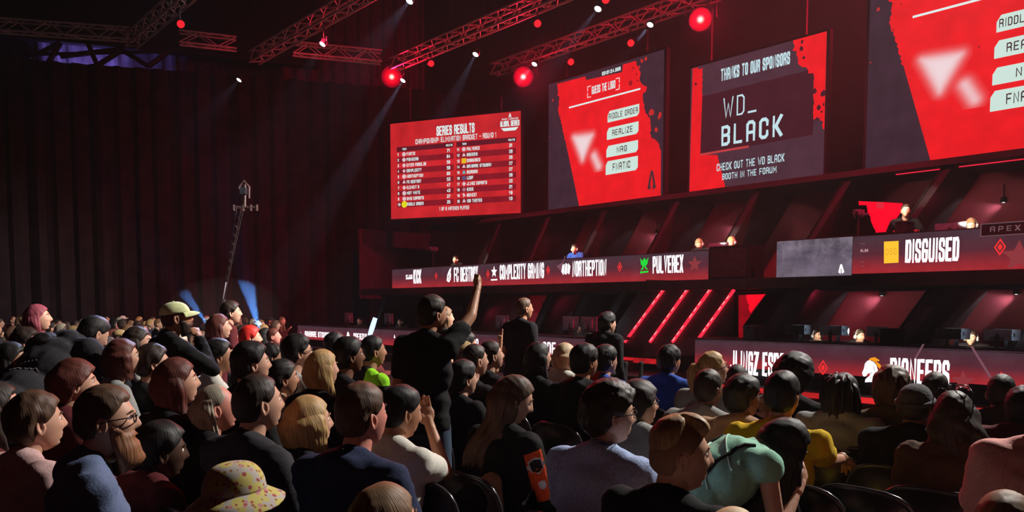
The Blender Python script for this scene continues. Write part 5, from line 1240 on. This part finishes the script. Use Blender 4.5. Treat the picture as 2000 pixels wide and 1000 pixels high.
# ------------------------------------------------------------------ the audience near the camera, one by one
RX = ('relaxed', 0, 0)
def ex_beltline(root, J, HM, body, top):
    me = top.data; R = J['R']; c = J['chest'].lerp(J['waist'], .75); nrm = R @ Vector((0, 1, 0)); ux = R @ Vector((1, 0, 0)); uz = R @ Vector((0, 0, 1)); strokes = []
    for row, (z0, amp, w) in enumerate(((.05, .004, .15), (.0, .010, .22))):
        pts = []
        for k in range(34):
            f = k/33; x = (f-.5)*w; z = z0+.05*f+amp*math.sin(f*42+row); pts.append((c+ux*x+uz*z-nrm*.6, nrm))
        q = [p for p in on_surface(me, pts) if p]; 
        if len(q) > 3: part('back_print', MB().path(q, .0035, 5), mat('print_grey', S(120, 116, 120), .7), top)
    z = J['waist'].z
def ex_band(m, cond): return lambda root, J, HM, body, top: paint(top, lambda c: cond(c, J), m)
def ex_patch(root, J, HM, body, top):
    sh, el = J['shR'], J['elR']; ax = (el-sh).normalized()
    d = -Vector((.75, -.65, .05)).normalized(); uz = -ax; ux = uz.cross(d).normalized()
    nx_, nz_ = 8, 18; rays = [(sh+ax*(.03+.25*j/nz_)+ux*(-.05+.09*i/nx_+.02*(j/nz_))-d*.6, d) for j in range(nz_+1) for i in range(nx_+1)]; q = on_surface(top.data, rays, .003); mb = MB()
    for j in range(nz_):
        for i in range(nx_):
            c4 = [q[j*(nx_+1)+i], q[j*(nx_+1)+i+1], q[(j+1)*(nx_+1)+i+1], q[(j+1)*(nx_+1)+i]]
            if all(p is not None for p in c4): mb.add(c4, [(0, 1, 2, 3)])
    part('sleeve_panel', mb, mat('cloth_orange', S(232, 84, 34), .85, scale=100), top, True)
    def patch(off, pts, m, name, lift=.006):
        q = on_surface(top.data, [(sh+ax*off+ux*x+uz*z-d*.6, d) for x, z in pts], lift); q = [p for p in q if p]
        if len(q) > 2: part(name, MB().add(q, [tuple(range(len(q)))]), m, top)
    w = mat('patch_white', S(215, 212, 208), .7); b = mat('patch_black', S(34, 30, 32), .7)
    hexa = [(-.035, .03), (0, .042), (.035, .03), (.035, -.022), (0, -.042), (-.035, -.022)]
    patch(.10, hexa, w, 'sleeve_badge'); patch(.10, [(x*.8, z*.8) for x, z in hexa], b, 'sleeve_badge', .008); patch(.10, [(-.045, .010), (.045, .010), (.045, -.010), (-.045, -.010)], w, 'sleeve_badge', .010); patch(.20, [(x*.5, z*.55) for x, z in hexa], w, 'sleeve_badge')
def ex_backpack(root, J, HM, body, top):
    R = J['R']
    for s in (-1, 1):
        rays = [(J['chest']+R @ Vector((s*.10, -.6, z)), R @ Vector((0, 1, 0))) for z in np.linspace(.16, -.15, 10)]
        q = [p for p in on_surface(top.data, rays) if p]
        if len(q) > 3: part('strap', MB().path(q, .009, 6), mat('strap_black', S(24, 22, 24), .8), top)
    for k, (a, b) in enumerate((((-.14, .1), (.14, -.12)), ((-.13, 0), (.08, -.2)), ((-.05, .14), (.16, .0)))):
        rays = [(J['chest']+R @ Vector((a[0]+(b[0]-a[0])*f, -.6, a[1]+(b[1]-a[1])*f)), R @ Vector((0, 1, 0))) for f in np.linspace(0, 1, 10)]
        q = [p for p in on_surface(top.data, rays) if p]
        if len(q) > 3: part('seam_strip', MB().path(q, .0035, 5), mat('seam_pale', S(196, 232, 214), .7), top)
def ex_sunglasses(root, J, HM, body, top):
    o = link('sunglasses', _gl, root, M_GLASS); o.matrix_local = HM @ Matrix.Translation((0, -.005, .072)) @ Matrix.Rotation(math.radians(52), 4, 'X') @ Matrix.Scale(1.12, 4) @ Matrix.Translation((0, -.02, 0))
def ex_cuffs(m):
    def f(root, J, HM, body, top):
        def band(c):
            for s_ in 'LR':
                sh, el = J['sh'+s_], J['el'+s_]; ax = el-sh; t_ = (c-sh).dot(ax)/ax.length_squared
                if .70 < t_ < 1.0 and (c-sh-ax*t_).length < .085: return True
            return False
        paint(top, band, m)
    return f
P_ = person
# front rows, left to right
P_('woman in a dusty pink tee at the left edge beside the bearded man', 72, 828, 128, 'medium', 'brown', top='tee', tc='pinkgrey', fem=True, yaw=12)
P_('bearded man with glasses and a slate blue hoodie over a cream collar', 208, 822, 128, 'short', 'brown', top='hoodie', tc='slate', beard='ginger', bl=.055, glasses=True, yaw=-14, collar='cream', hp=4)
P_('person in a pale bucket hat printed with yellow smiling faces', 462, 975, 158, 'crop', 'dark', top='tee', tc='black', hat='bucket', hatm=M_BUCKET, hp=4, hs=.87, dref=2.3)
P_('woman with highlighted brown hair cut off by the bottom edge of the picture', 752, 1030, 172, 'long', 'light', top='tee', tc='charcoal', fem=True)
P_('man in a navy hoodie with short brown hair beside the blond bob', 708, 815, 122, 'short', 'brown', top='hoodie', tc='navy', collar='white', skin='red', yaw=10)
P_('woman with a blond bob in front of the navy hoodie', 604, 828, 114, 'bob', 'blond', top='long', tc='black', fem=True, yaw=0)
P_('man in a white tee shading his brow with his right hand', 783, 808, 116, 'short', 'black', 'tan', top='tee', tc='white', R='brow', ik={'R': (838, 826, 3.69, (.5, .1, -1))}, hands={'R': ('relaxed', 150, 10)}, hp=-4, shorts=True, pose={'knR': (.26, .40, .86), 'anR': (.22, .52, .44)})
P_('man in a black jacket with a side parting, next to the grey-haired man', 505, 790, 118, 'slick', 'dark', top='jacket', tc='charcoal', yaw=5)
P_('man with thin long grey hair and a flushed face lifted up', 422, 798, 112, 'longthin', 'grey', 'red', top='long', tc='black', hp=10, yaw=-5)
P_('woman with long auburn hair in front of the man in the lime cap', 345, 748, 98, 'long', 'auburn', top='long', tc='black', fem=True)
P_('man bent far over, dark hoodie with white script on its lower back', 182, 654, 66, 'short', 'black', top='hoodie', tc='charcoal', sit=False, lean=52, yaw=28, hp=-25, legs='denim', extra=ex_beltline, R='fwd', L='fwd', wide=1.05, dref=5.2)
P_('person with round dark red hair seated in front of the bent man', 148, 752, 92, 'round', 'auburn', top='jacket', tc='maroon')
P_('dark haired person turned to the stage behind the pink tee woman', 92, 692, 76, 'medium', 'black', 'tan', top='long', tc='charcoal', yaw=-15)
P_('person with dyed pink hair standing above the far left rows', 74, 622, 54, 'long', 'pink', top='long', tc='charcoal', sit=False, fem=True)
P_('long dark haired person by the left edge, face to the stage', 22, 708, 78, 'long', 'black', 'tan', top='long', tc='black', fem=True, yaw=-12)
P_('person with short hair at the left edge in a blue-grey top', 52, 672, 60, 'medium', 'dark', 'red', top='tee', tc='slate', yaw=-15)
P_('standing man in a lime and white cap, hand at his chin', 344, 622, 68, 'short', 'brown', 'tan', top='long', tc='black', sit=False, hat='cap', hatm=M_CAPL, R='face', hands={'R': ('fist', 0, 0)}, beard='dark', bl=.01)
P_('standing woman with dark auburn hair below the camera crane', 428, 640, 52, 'long', 'auburn', top='long', tc='maroon', sit=False, fem=True)
P_('standing person in a red top beside the blue beam', 452, 612, 44, 'medium', 'dark', top='tee', tc='maroon', sit=False)
P_('seated person with bright dyed red hair under the blue beam', 490, 662, 48, 'medium', 'red', top='tee', tc='charcoal')
P_('dark haired woman with a white collar left of the black ponytail', 428, 698, 66, 'medium', 'black', 'tan', top='jacket', tc='white', yaw=-5)
P_('man with black hair and bare face left of the grey tee man', 492, 712, 84, 'medium', 'black', top='long', tc='black', hp=8)
P_('person with dark hair and a short beard, two heads left of the long blond hair', 532, 700, 56, 'medium', 'black', 'tan', beard='black', bl=.005, top='long', tc='charcoal')
P_('man in a grey tee with glasses and black hair', 582, 690, 70, 'medium', 'black', top='tee', tc='grey', glasses=True)
P_('woman with very long straight blond hair down her back', 630, 722, 78, 'long', 'blond', top='long', tc='black', fem=True, yaw=8)
P_('man in a black jersey with lime shoulders', 729, 688, 66, 'short', 'black', 'tan', top='tee', tc='black', extra=ex_band(TC['lime'], lambda c, J: c.x > .06 and c.z > J['shR'].z-.02))
P_('dark haired man between the long blond hair and the lime jersey', 682, 697, 68, 'medium', 'black', 'brown', top='long', tc='black')
P_('person in a dark red cap peeking over the navy hoodie', 728, 738, 62, 'short', 'auburn', top='tee', tc='maroon', hat='cap', hatm=mat('cap_red', S(120, 40, 36), .8))
P_('tall standing man in a black tee with his right fist raised high', 845, 616, 76, 'short', 'dark', 'tan', top='tee', tc='black', sit=False, ik={'R': (937, 553, 5.15, (1, .3, -.3))}, hands={'R': ('fist', 90, 0)}, wide=1.12, pose={'elR': (.27, .17, 1.60), 'wrR': (.26, .25, 1.84)}, hp=4, yaw=6, legs='denim')
P_('woman with light brown hair seen just right of the raised-fist man', 868, 622, 46, 'long', 'light', top='tee', tc='black', sit=False, fem=True)
P_('man in a black top looking up, right of the standing man', 960, 696, 66, 'short', 'dark', top='long', tc='black', hp=14, yaw=-8)
P_('man with cropped dark hair next to the upward looking man', 928, 706, 62, 'crop', 'dark', top='long', tc='black')
P_('person in a tan cap behind the standing man', 906, 690, 52, 'short', 'brown', top='tee', tc='grey', hat='cap', hatm=M_CAPT)
P_('person holding up two fingers above the upward looking man', 938, 668, 46, 'medium', 'black', 'tan', top='tee', tc='charcoal', R='raise', hands={'R': ('peace', 160, 0)}, aim=('R', 977, 678, .5))
P_('broad standing man with cropped hair in front of the left desk', 1024, 604, 44, 'crop', 'brown', 'tan', top='tee', tc='black', sit=False, wide=1.25)
P_('standing person in black at the right of the left desk', 1187, 633, 44, 'medium', 'black', top='long', tc='black', sit=False)
P_('woman with long dark hair holding her phone up by the blond woman', 1052, 700, 62, 'long', 'black', top='long', tc='black', fem=True, yaw=-6)
P_('blond haired woman in a white jacket', 1104, 698, 62, 'bob', 'pale', top='jacket', tc='white', fem=True, R='face', hands={'R': RX})
P_('dark haired man in a black hoodie next to the white jacket', 1143, 708, 66, 'medium', 'black', 'tan', top='hoodie', tc='black')
P_('dark haired man in a red and blue jersey', 1184, 706, 66, 'medium', 'black', top='tee', tc='red', extra=ex_band(TC['blue'], lambda c, J: c.y > -.06 and c.x > .02 and c.z > J['shR'].z-.1))
P_('woman looking down, long brown hair and a black and orange jersey', 1002, 782, 98, 'long', 'brown', top='long', tc='black', fem=True, hp=-16, hy=-34, yaw=-4, extra=ex_patch)
P_('man with curly dark hair and glasses in a speckled pale blue shirt', 1192, 812, 130, 'curly', 'dark', top='polo', tc='sky', glasses=True, yaw=-4, hy=-32, hp=2, wide=1.14, collar='blue')
P_('woman with glasses half hidden behind the speckled blue shirt', 1248, 792, 92, 'round', 'dark', top='jacket', tc='grey', glasses=True, fem=True, hy=-34)
P_('man with an undercut and light quiff in a black tee', 1328, 892, 142, 'fade', 'sand', top='tee', tc='black', yaw=-10, hy=-38, hp=3)
P_('woman bent forward in a mint top, long black hair hanging down', 1528, 905, 128, 'long', 'black', top='vest', tc='mint', fem=True, sit=False, lean=56, hp=-30, yaw=-42, dref=3.3, extra=ex_backpack, R='dangle', ik={'R': (1560, 950, 3.25, (0, .3, -1))}, hands={'R': ('relaxed', 90, 0)}, wide=1.1, fall=True)
P_('woman with a blond ponytail and glasses looking up at the screens', 1392, 722, 72, 'ponytail', 'blond', top='tee', tc='grey', fem=True, hy=-38, hp=14, glasses=True)
P_('man with cropped hair and grey collar below the blond ponytail', 1384, 762, 82, 'crop', 'dark', 'brown', top='tee', tc='grey')
P_('man with a receding hairline behind the beige shirt', 1440, 742, 66, 'thin', 'dark', 'red', top='tee', tc='black', hp=10)
P_('heavy man in a beige shirt, his right hand at his mouth', 1452, 778, 96, 'medium', 'black', 'brown', top='tee', tc='beige', R='face', ik={'R': (1500, 812, 4.55, (.5, .1, -1))}, hands={'R': ('relaxed', 120, 0)}, hy=-26, wide=1.12, glasses=True)
P_('man in a yellow polo leaning his right arm on a chair back', 1528, 776, 96, 'short', 'black', 'tan', top='polo', tc='yellow', R='chair', ik={'R': (1650, 897, 4.02, (-.3, 0, -1))}, hands={'R': ('relaxed', 0, 20)}, hp=8, hy=-4, extra=ex_cuffs(TC['white']))
P_('person with a short afro behind the yellow polo', 1552, 738, 78, 'afro', 'black', 'dark', top='long', tc='black')
P_('man with short dreadlocks in a grey shirt', 1646, 770, 92, 'dreads', 'black', 'dark', top='tee', tc='grey', hy=-28, hp=0)
P_('man in a blue jacket in front of the neon tubes', 1308, 706, 60, 'medium', 'black', 'tan', top='jacket', tc='blue')
P_('person with curly brown hair beside the horse emblem', 1742, 764, 84, 'curly', 'brown', 'brown', top='tee', tc='olive')
P_('person with dark hair under the PIONEERS lettering', 1826, 768, 64, 'medium', 'dark', top='long', tc='black', hp=4)
P_('person in a dark grey beanie turned to the long haired woman', 1788, 796, 98, 'medium', 'dark', 'brown', top='long', tc='black', hat='beanie', hatm=M_BEANIE, hy=-10)
P_('woman with wavy dark brown hair and sunglasses pushed up on her head', 1866, 818, 106, 'longwavy', 'dark', top='tee', tc='brown', fem=True, hr=-6, extra=lambda *q: (ex_sunglasses(*q), ex_band(TC['cream'], lambda c, J: c.x > .11 and c.z > J['shR'].z-.12)(*q)))
P_('dark haired man in black before the right desk end', 1956, 770, 78, 'crop', 'black', 'tan', top='long', tc='charcoal')
P_('person in a maroon top at the right edge above the rose shirt', 1998, 800, 84, 'medium', 'black', top='long', tc='maroon')
P_('broad person in a rose shirt at the lower right edge, head outside the picture', 2075, 772, 150, 'short', 'brown', top='tee', tc='rose', lean=4, wide=1.3, yaw=6)
P_('person whose hair top shows in the bottom right corner', 1964, 1046, 176, 'crop', 'light', top='tee', tc='charcoal')
P_('person with pale thinning hair at the bottom edge under the mint top', 1432, 1078, 190, 'buzz', 'pale', top='tee', tc='grey')
P_('dark haired woman by the left edge behind the dusty pink tee', -8, 800, 110, 'long', 'dark', top='long', tc='maroon', fem=True)
P_('dark clad person between the bearded man and the grey hair', 316, 884, 100, 'medium', 'black', 'dark', top='long', tc='maroon', hp=0)
P_('person with shoulder length dark red hair right of the bent man', 240, 700, 76, 'bob', 'auburn', top='tee', tc='grey', fem=True)
P_('woman with dark hair in white behind the dark red bob', 268, 668, 60, 'long', 'dark', top='tee', tc='white', fem=True, hp=0)
P_('person in black between the lime cap and the auburn hair', 300, 712, 74, 'medium', 'dark', top='long', tc='black')
P_('dark haired person behind the black jacket man', 552, 742, 74, 'medium', 'black', 'tan', top='jacket', tc='white', R='phone', hands={'R': RX})
P_('dark figure between the brow-shading man and the orange jersey', 905, 742, 72, 'medium', 'black', top='long', tc='black')

# light stick held up in front of the left desk
_ls = P_('person holding a glowing light stick in front of the left desk', 700, 678, 50, 'medium', 'black', top='long', tc='black', R='raise', hands={'R': ('fist', 90, 0)}, aim=('R', 722, 672, .4))
bpy.context.view_layer.update()
h = PEOPLE[-1]; hp_ = h[0].matrix_world @ (h[1]['wrR']+(h[1]['wrR']-h[1]['elR']).normalized()*.07); dpt = hp_.y
a, b = aty(722, 655, dpt), aty(733, 621, dpt)
t = thing('light_stick', 'glowing white-blue light stick held up before the left desk', 'light stick', Matrix.Translation(hp_))
part('handle', MB().tube((0, 0, -.05), a-hp_, .016, n=8), M_MATT, t); part('glow_tube', MB().path([a-hp_, (a-hp_).lerp(b-hp_, .5), b-hp_], [.021, .024, .021], 10), emat('stick_glow', (.50, .70, 1), 1.7), t)
a, b = aty(752, 668, 8.5), aty(757, 645, 8.5)

# chairs under the seated people and the empty ones in view
for i, (root, J, HM, sit, hw) in enumerate(list(PEOPLE)):
    if not sit: continue
    rz = root.rotation_euler.z; p = root.matrix_world @ Vector((0, .02, 0))
    chair('black chair occupied by the '+' '.join(root['label'].replace('occupied', '').split()[:10]), (p.x, p.y, 0), rz*.3+TH*.7, 'occupied chairs in the near rows')
for px, py, lb in ((1597, 893, 'empty black chair whose rounded back carries the hand of the yellow polo man'), (1548, 952, 'empty black chair below the hanging hand of the mint top woman'), (1680, 962, 'empty black chair with rounded back at the bottom, right of centre'), (1842, 932, 'empty black chair with a shiny back corner before the rose shirt'),
                   (1002, 898, 'empty black chair with a glinting rim under the orange sleeve'), (1062, 768, 'empty black chair in the middle rows left of the white jacket'), (1110, 800, 'empty black chair in front of the speckled blue shirt'), (822, 945, 'empty black chair behind the white tee man'),
                   (1295, 778, 'empty black chair right of the round dark hair'), (920, 812, 'empty black chair behind the raised-fist man'), (1340, 815, 'empty black chair above the light quiff')):
    sc_ = .94 if 'yellow' in lb else 1.0; d = (1.70-.885*sc_)*F/(py-594); q = aty(px, py, d); q = q-(EY*-.28); c_ = chair(lb, (q.x, q.y, 0), TH); c_.scale = (1, 1, sc_)

# ------------------------------------------------------------------ far rows of the audience
rnd = random.Random(11)
TPL = []
for k in range(6):
    fem = k % 2 == 1; J = skeleton({'R': ['lap', 'lap', 'face', 'lap', 'lap', 'phone'][k]}, True, [0, 3, 6, -2, 4, 0][k], fem, 0, [1, .95, 1.03, .98, 1, 1][k], .02)
    HM = head_matrix(J, [0, -8, 6, 10, -14, 0][k], [6, 4, 10, 2, 8, 6][k], 0, 1.0)
    TPL.append((J, HM, build_body(J, HM, fem, {}, False), build_top(J, 'long' if k % 3 else 'tee', fem, k, .03), build_legs(J, vox=.04), fem))
_near = []
for (root, J, HM, sit, hw) in PEOPLE: _near.append((hw.x, hw.y))
HN = {'black': 'black', 'dark': 'dark', 'brown': 'brown', 'light': 'light brown', 'blond': 'blond', 'auburn': 'auburn', 'pale': 'pale blond', 'grey': 'grey'}
NTH = ['first', 'second', 'third', 'fourth', 'fifth', 'sixth', 'seventh', 'eighth', 'ninth', 'tenth', 'eleventh', 'twelfth']
cnt = 0
def nw(n):
    T1 = ['zero', 'one', 'two', 'three', 'four', 'five', 'six', 'seven', 'eight', 'nine', 'ten', 'eleven', 'twelve', 'thirteen', 'fourteen', 'fifteen', 'sixteen', 'seventeen', 'eighteen', 'nineteen']
    return T1[n] if n < 20 else ['twenty', 'thirty', 'forty'][n//10-2]+('' if n % 10 == 0 else ' '+T1[n % 10])
def to_px(p):
    q = _cr.transposed() @ (p-Vector((0, 0, CAM_Z))); return PPX+F*q.x/-q.z, PPY-F*q.y/-q.z
for row in range(10):
    v = 10.6-row*.92; seat = 0
    for i in range(60):
        a = -5.5-i*.62+rnd.uniform(-.08, .08); w = s2w(a, v+rnd.uniform(-.08, .08), 1.23)
        if w.y < 6.6: continue
        px, py = to_px(w)
        if px < -10 or px > 1180 or w.y > 24: continue
        # stay out of the sight lines of the people placed one by one and of the gaps the photograph shows
        ty = to_px(w+Vector((0, 0, .15)))[1]
        if (555 < px < 800 and ty < 664) or (800 <= px < 1200 and ty < 676): continue
        if any(math.hypot(w.x-x, w.y-y) < .62 for x, y in _near): continue
        if px > 900 and w.y < 7.4: continue
        if rnd.random() > (.40 if px > 560 else .52): continue
        seat += 1; cnt += 1
        k = rnd.randrange(6); J, HM, bm_, tm_, lm_, fem = TPL[k]
        hc = rnd.choice(['black', 'black', 'dark', 'dark', 'dark', 'brown', 'brown', 'light', 'blond', 'auburn', 'grey'] if px < 700 else ['black', 'dark', 'dark', 'brown', 'auburn', 'light'])
        hs_ = rnd.choice(['long', 'bob', 'ponytail', 'medium', 'long']) if fem else rnd.choice(['short', 'crop', 'medium', 'slick', 'thin', 'curly', 'short'])
        tc = rnd.choice(['black', 'black', 'black', 'charcoal', 'charcoal', 'navy', 'maroon', 'white', 'grey', 'slate', 'olive'])
        hat = rnd.random() < .10
        lb = '%s haired spectator in %s%s, seat %s of far row %s' % (HN[hc], TC[tc].name.replace('cloth_', '').replace('_', ' '), ' and cap' if hat else '', nw(seat), nw(row+1))
        fv = SCREEN_AT-w; fa = .6*math.atan2(-fv.x, fv.y)+.4*TH+math.radians(rnd.uniform(-14, 14))
        off = Matrix.Rotation(fa, 4, 'Z') @ J['head']
        t = thing('person', lb, 'person', Matrix.Translation((w.x-off.x, w.y-off.y, 0)) @ Matrix.Rotation(fa, 4, 'Z'), 'spectators in the far rows')
        link('body', bm_, t, SKIN[rnd.choice(['fair', 'fair', 'tan', 'red', 'brown', 'fair', 'dark'])]); link('top', tm_, t, TC[tc]); link('trousers', lm_, t, TC['black'])
        add_hair(t, HM, 'buzz' if hat and hs_ != 'long' else hs_, hc, k+cnt % 3, True)
        if hat: add_hat(t, HM, 'cap', rnd.choice([M_CAPW, M_CAPB, M_CAPT, M_CAPB]))
bpy.data.scenes.remove(WORK) if False else None

# ------------------------------------------------------------------ players on the stage
PJ = skeleton({'L': 'desk', 'R': 'desk'}, True, 8, False, 0, 1.0, .03)
def player(label, px, py, v, floor, hx=0, face='fair', hc='dark', tc='black', hyy=0, hs=True, up=None, hpp=0):
    a = at(px, py, v); w = s2w(*a); J = skeleton({'L': 'desk', 'R': up or 'desk'}, True, 8, False, 0, min(1.15, max(.8, (w.z-floor-.52)/.69)), .03); HM = head_matrix(J, hyy, hpp, 0, 1.0)
    fa = TH+math.pi+math.radians(hx); off = Matrix.Rotation(fa, 4, 'Z') @ J['head']; M = Matrix.Translation((w.x-off.x, w.y-off.y, max(floor-.15, w.z-off.z))) @ Matrix.Rotation(fa, 4, 'Z')
    t = thing('person', label, 'person', M)
    b = link('body', build_body(J, HM, False, {'R': ('relaxed', 0, 0), 'L': ('relaxed', 0, 0)}, True), t, SKIN[face]); link('top', build_top(J, 'long', False, int(px), .02), t, TC[tc]); link('trousers', build_legs(J), t, TC['black'])
    add_hair(t, HM, 'short', hc, int(px)); add_face(t, b, HM, hc)
    if hs: headset(t, HM)
    c = thing('gaming_chair', 'black gaming chair of the '+' '.join(label.split()[:11]), 'chair', Matrix.Translation((M.translation.x, M.translation.y, M.translation.z)) @ Matrix.Rotation(fa, 4, 'Z'))
    part('seat', MB().box(-.25, .25, -.22, .26, .36, .42), M_MATT, c); part('backrest', MB().prism([(-.25, .42), (.25, .42), (.23, .95), (-.23, .95)], -.34, -.26), M_MATT, c); part('gas_post', MB().tube((0, 0, .06), (0, 0, .36), .03, n=8), M_STEEL, c)
    for q in range(5): part('foot', MB().tube((0, 0, .06), (.3*math.cos(q*1.257), .3*math.sin(q*1.257), .03), .02, n=6), M_STEEL, c)
    # light of the player's own monitor
    l = lamp('monitor_glow', 'SPOT', w+EY*-.40+EZ*.12, (1, .93, .72), 26, w, spot_size=1.3, shadow_soft_size=.05)
    return t
player('headset player with raised hand, left of the pair behind PIONEERS', 1596, 656, 13.75, .2, 42, up='face', hyy=18)
player('headset player right of the pair, head bent to his monitor', 1679, 657, 13.75, .2, 48, hyy=20)
player('headset player at the right end of the right desk, facing front', 1897, 661, 13.75, .2, 8)
player('bright faced player between two monitors on the left desk', 1131, 641, 13.75, .2, 10, hpp=-8)
player('player right of the grey monitor at the far end of the left desk', 703, 634, 13.75, .2, 10); player('player beside the light stick at the left desk', 782, 634, 13.75, .2, 20)
player('player in blue with a headset above NORTHEPTION', 1122, 487, 14.95, 2.15, 10, tc='blue'); player('player above the FC DESTROY lettering', 890, 508, 14.95, 2.15, 10)
player('bent head above PULVEREX, left of the white-lit monitor', 1366, 477, 14.95, 2.15, 5, hc='light', hpp=-30); player('bright player above the black speaker box', 1429, 476, 14.95, 2.15, 0, hc='blond', hpp=-20)
player('player at the pale monitor above DISGUISED', 1897, 441, 14.85, 2.15, 5, hc='light', hpp=-20); player('player with bright face at the right corner of the V-shaped screen', 1769, 412, 14.95, 2.15, 25, hs=False)

# pin-spot beams, blue floor beams
for i, (px, py, v, lb) in enumerate(pins):
    c = s2w(*at(px, py, v)); tgt = {4: (700, 300), 3: (870, 220), 5: (1080, 130), 0: (730, 90), 6: (1180, 160), 7: (930, 260), 1: (560, 200), 2: (400, 230)}[i]
    q = s2w(*at(tgt[0], tgt[1], v-2.5)); d = (q-c).normalized()
    lamp('pin_beam', 'SPOT', c+d*.05, (.55, .64, 1), [9000, 3500, 3500, 13000, 38000, 14000, 3000, 5000][i], q, spot_size=math.radians(7), spot_blend=.5, shadow_soft_size=.03)
for px0, py0, px1, py1, dd_, e, sz, lb in ((508, 650, 484, 560, 12.5, 13000, 16, 'blue floor spotlight behind the red haired head'), (404, 632, 355, 565, 12.5, 5500, 14, 'blue floor spotlight behind the lime cap')):
    c = aty(px0, py0, dd_); q = aty(px1, py1, dd_+.4); t = thing('floor_spotlight', lb, 'stage light', Matrix.Translation((c.x, c.y, 0)))
    part('stand', MB().tube((0, 0, .02), (0, 0, c.z-.1), .025, n=8), M_STEEL, t); part('base', MB().lathe([(.2, 0), (.2, .03), (.03, .05)], 14), M_STEEL, t)
    d = (q-c).normalized(); o = Vector((0, 0, c.z)); part('lamp_head', MB().tube(o-d*.16, o-d*.03, .05, .06, 12), M_LAMPBODY, t); part('lens', MB().tube(o-d*.03, o-d*.02, .05, n=12), emat('blue_lens', (.35, .65, 1), 3), t)
    lamp('blue_beam', 'SPOT', c, (.12, .36, 1), e, q, spot_size=math.radians(sz), spot_blend=.35, shadow_soft_size=.02)


# low fog volume added so that the two blue floor beams show
m = bpy.data.materials.new('beam_fog'); m.use_nodes = True; nt = m.node_tree; N = nt.nodes; N.remove(N['Principled BSDF'])
vs = N.new('ShaderNodeVolumeScatter'); vs.inputs['Density'].default_value = .030; vs.inputs['Anisotropy'].default_value = .2; nt.links.new(vs.outputs[0], N['Material Output'].inputs['Volume'])
c = aty(430, 612, 12.5); fg = part('beam_fog', ellip(MB(), c+Vector((0, .2, .05)), (.95, .5, .55)), m); tag(fg, 'added fog puff that makes the two blue floor beams show', 'fog', kind='stuff')
bpy.data.scenes.remove(WORK)
# ------------------------------------------------------------------ smoke: a thin veil in the hall, plus a denser box added over the stage, clear of the white spots
def smoke(name, mb, density, aniso, label, M=None):
    m = bpy.data.materials.new(name); m.use_nodes = True; nt = m.node_tree; N = nt.nodes; N.remove(N['Principled BSDF'])
    vs = N.new('ShaderNodeVolumeScatter'); vs.inputs['Density'].default_value = density; vs.inputs['Anisotropy'].default_value = aniso; vs.inputs['Color'].default_value = (1, .93, .95, 1)
    nt.links.new(vs.outputs[0], N['Material Output'].inputs['Volume'])
    o = part(name, mb, m)
    if M is not None: o.matrix_world = M
    return tag(o, label, 'haze', kind='stuff')
smoke('haze', MB().box(-38, 38, -8, 40, .02, 14.5), .0005, .35, 'thin smoke haze hanging in the whole dark hall')
smoke('stage_haze', MB().box(-30, 6, 15.0, 19.4, .25, 14), .009, .2, 'denser smoke haze over the stage and round the hanging screens', STAGE)
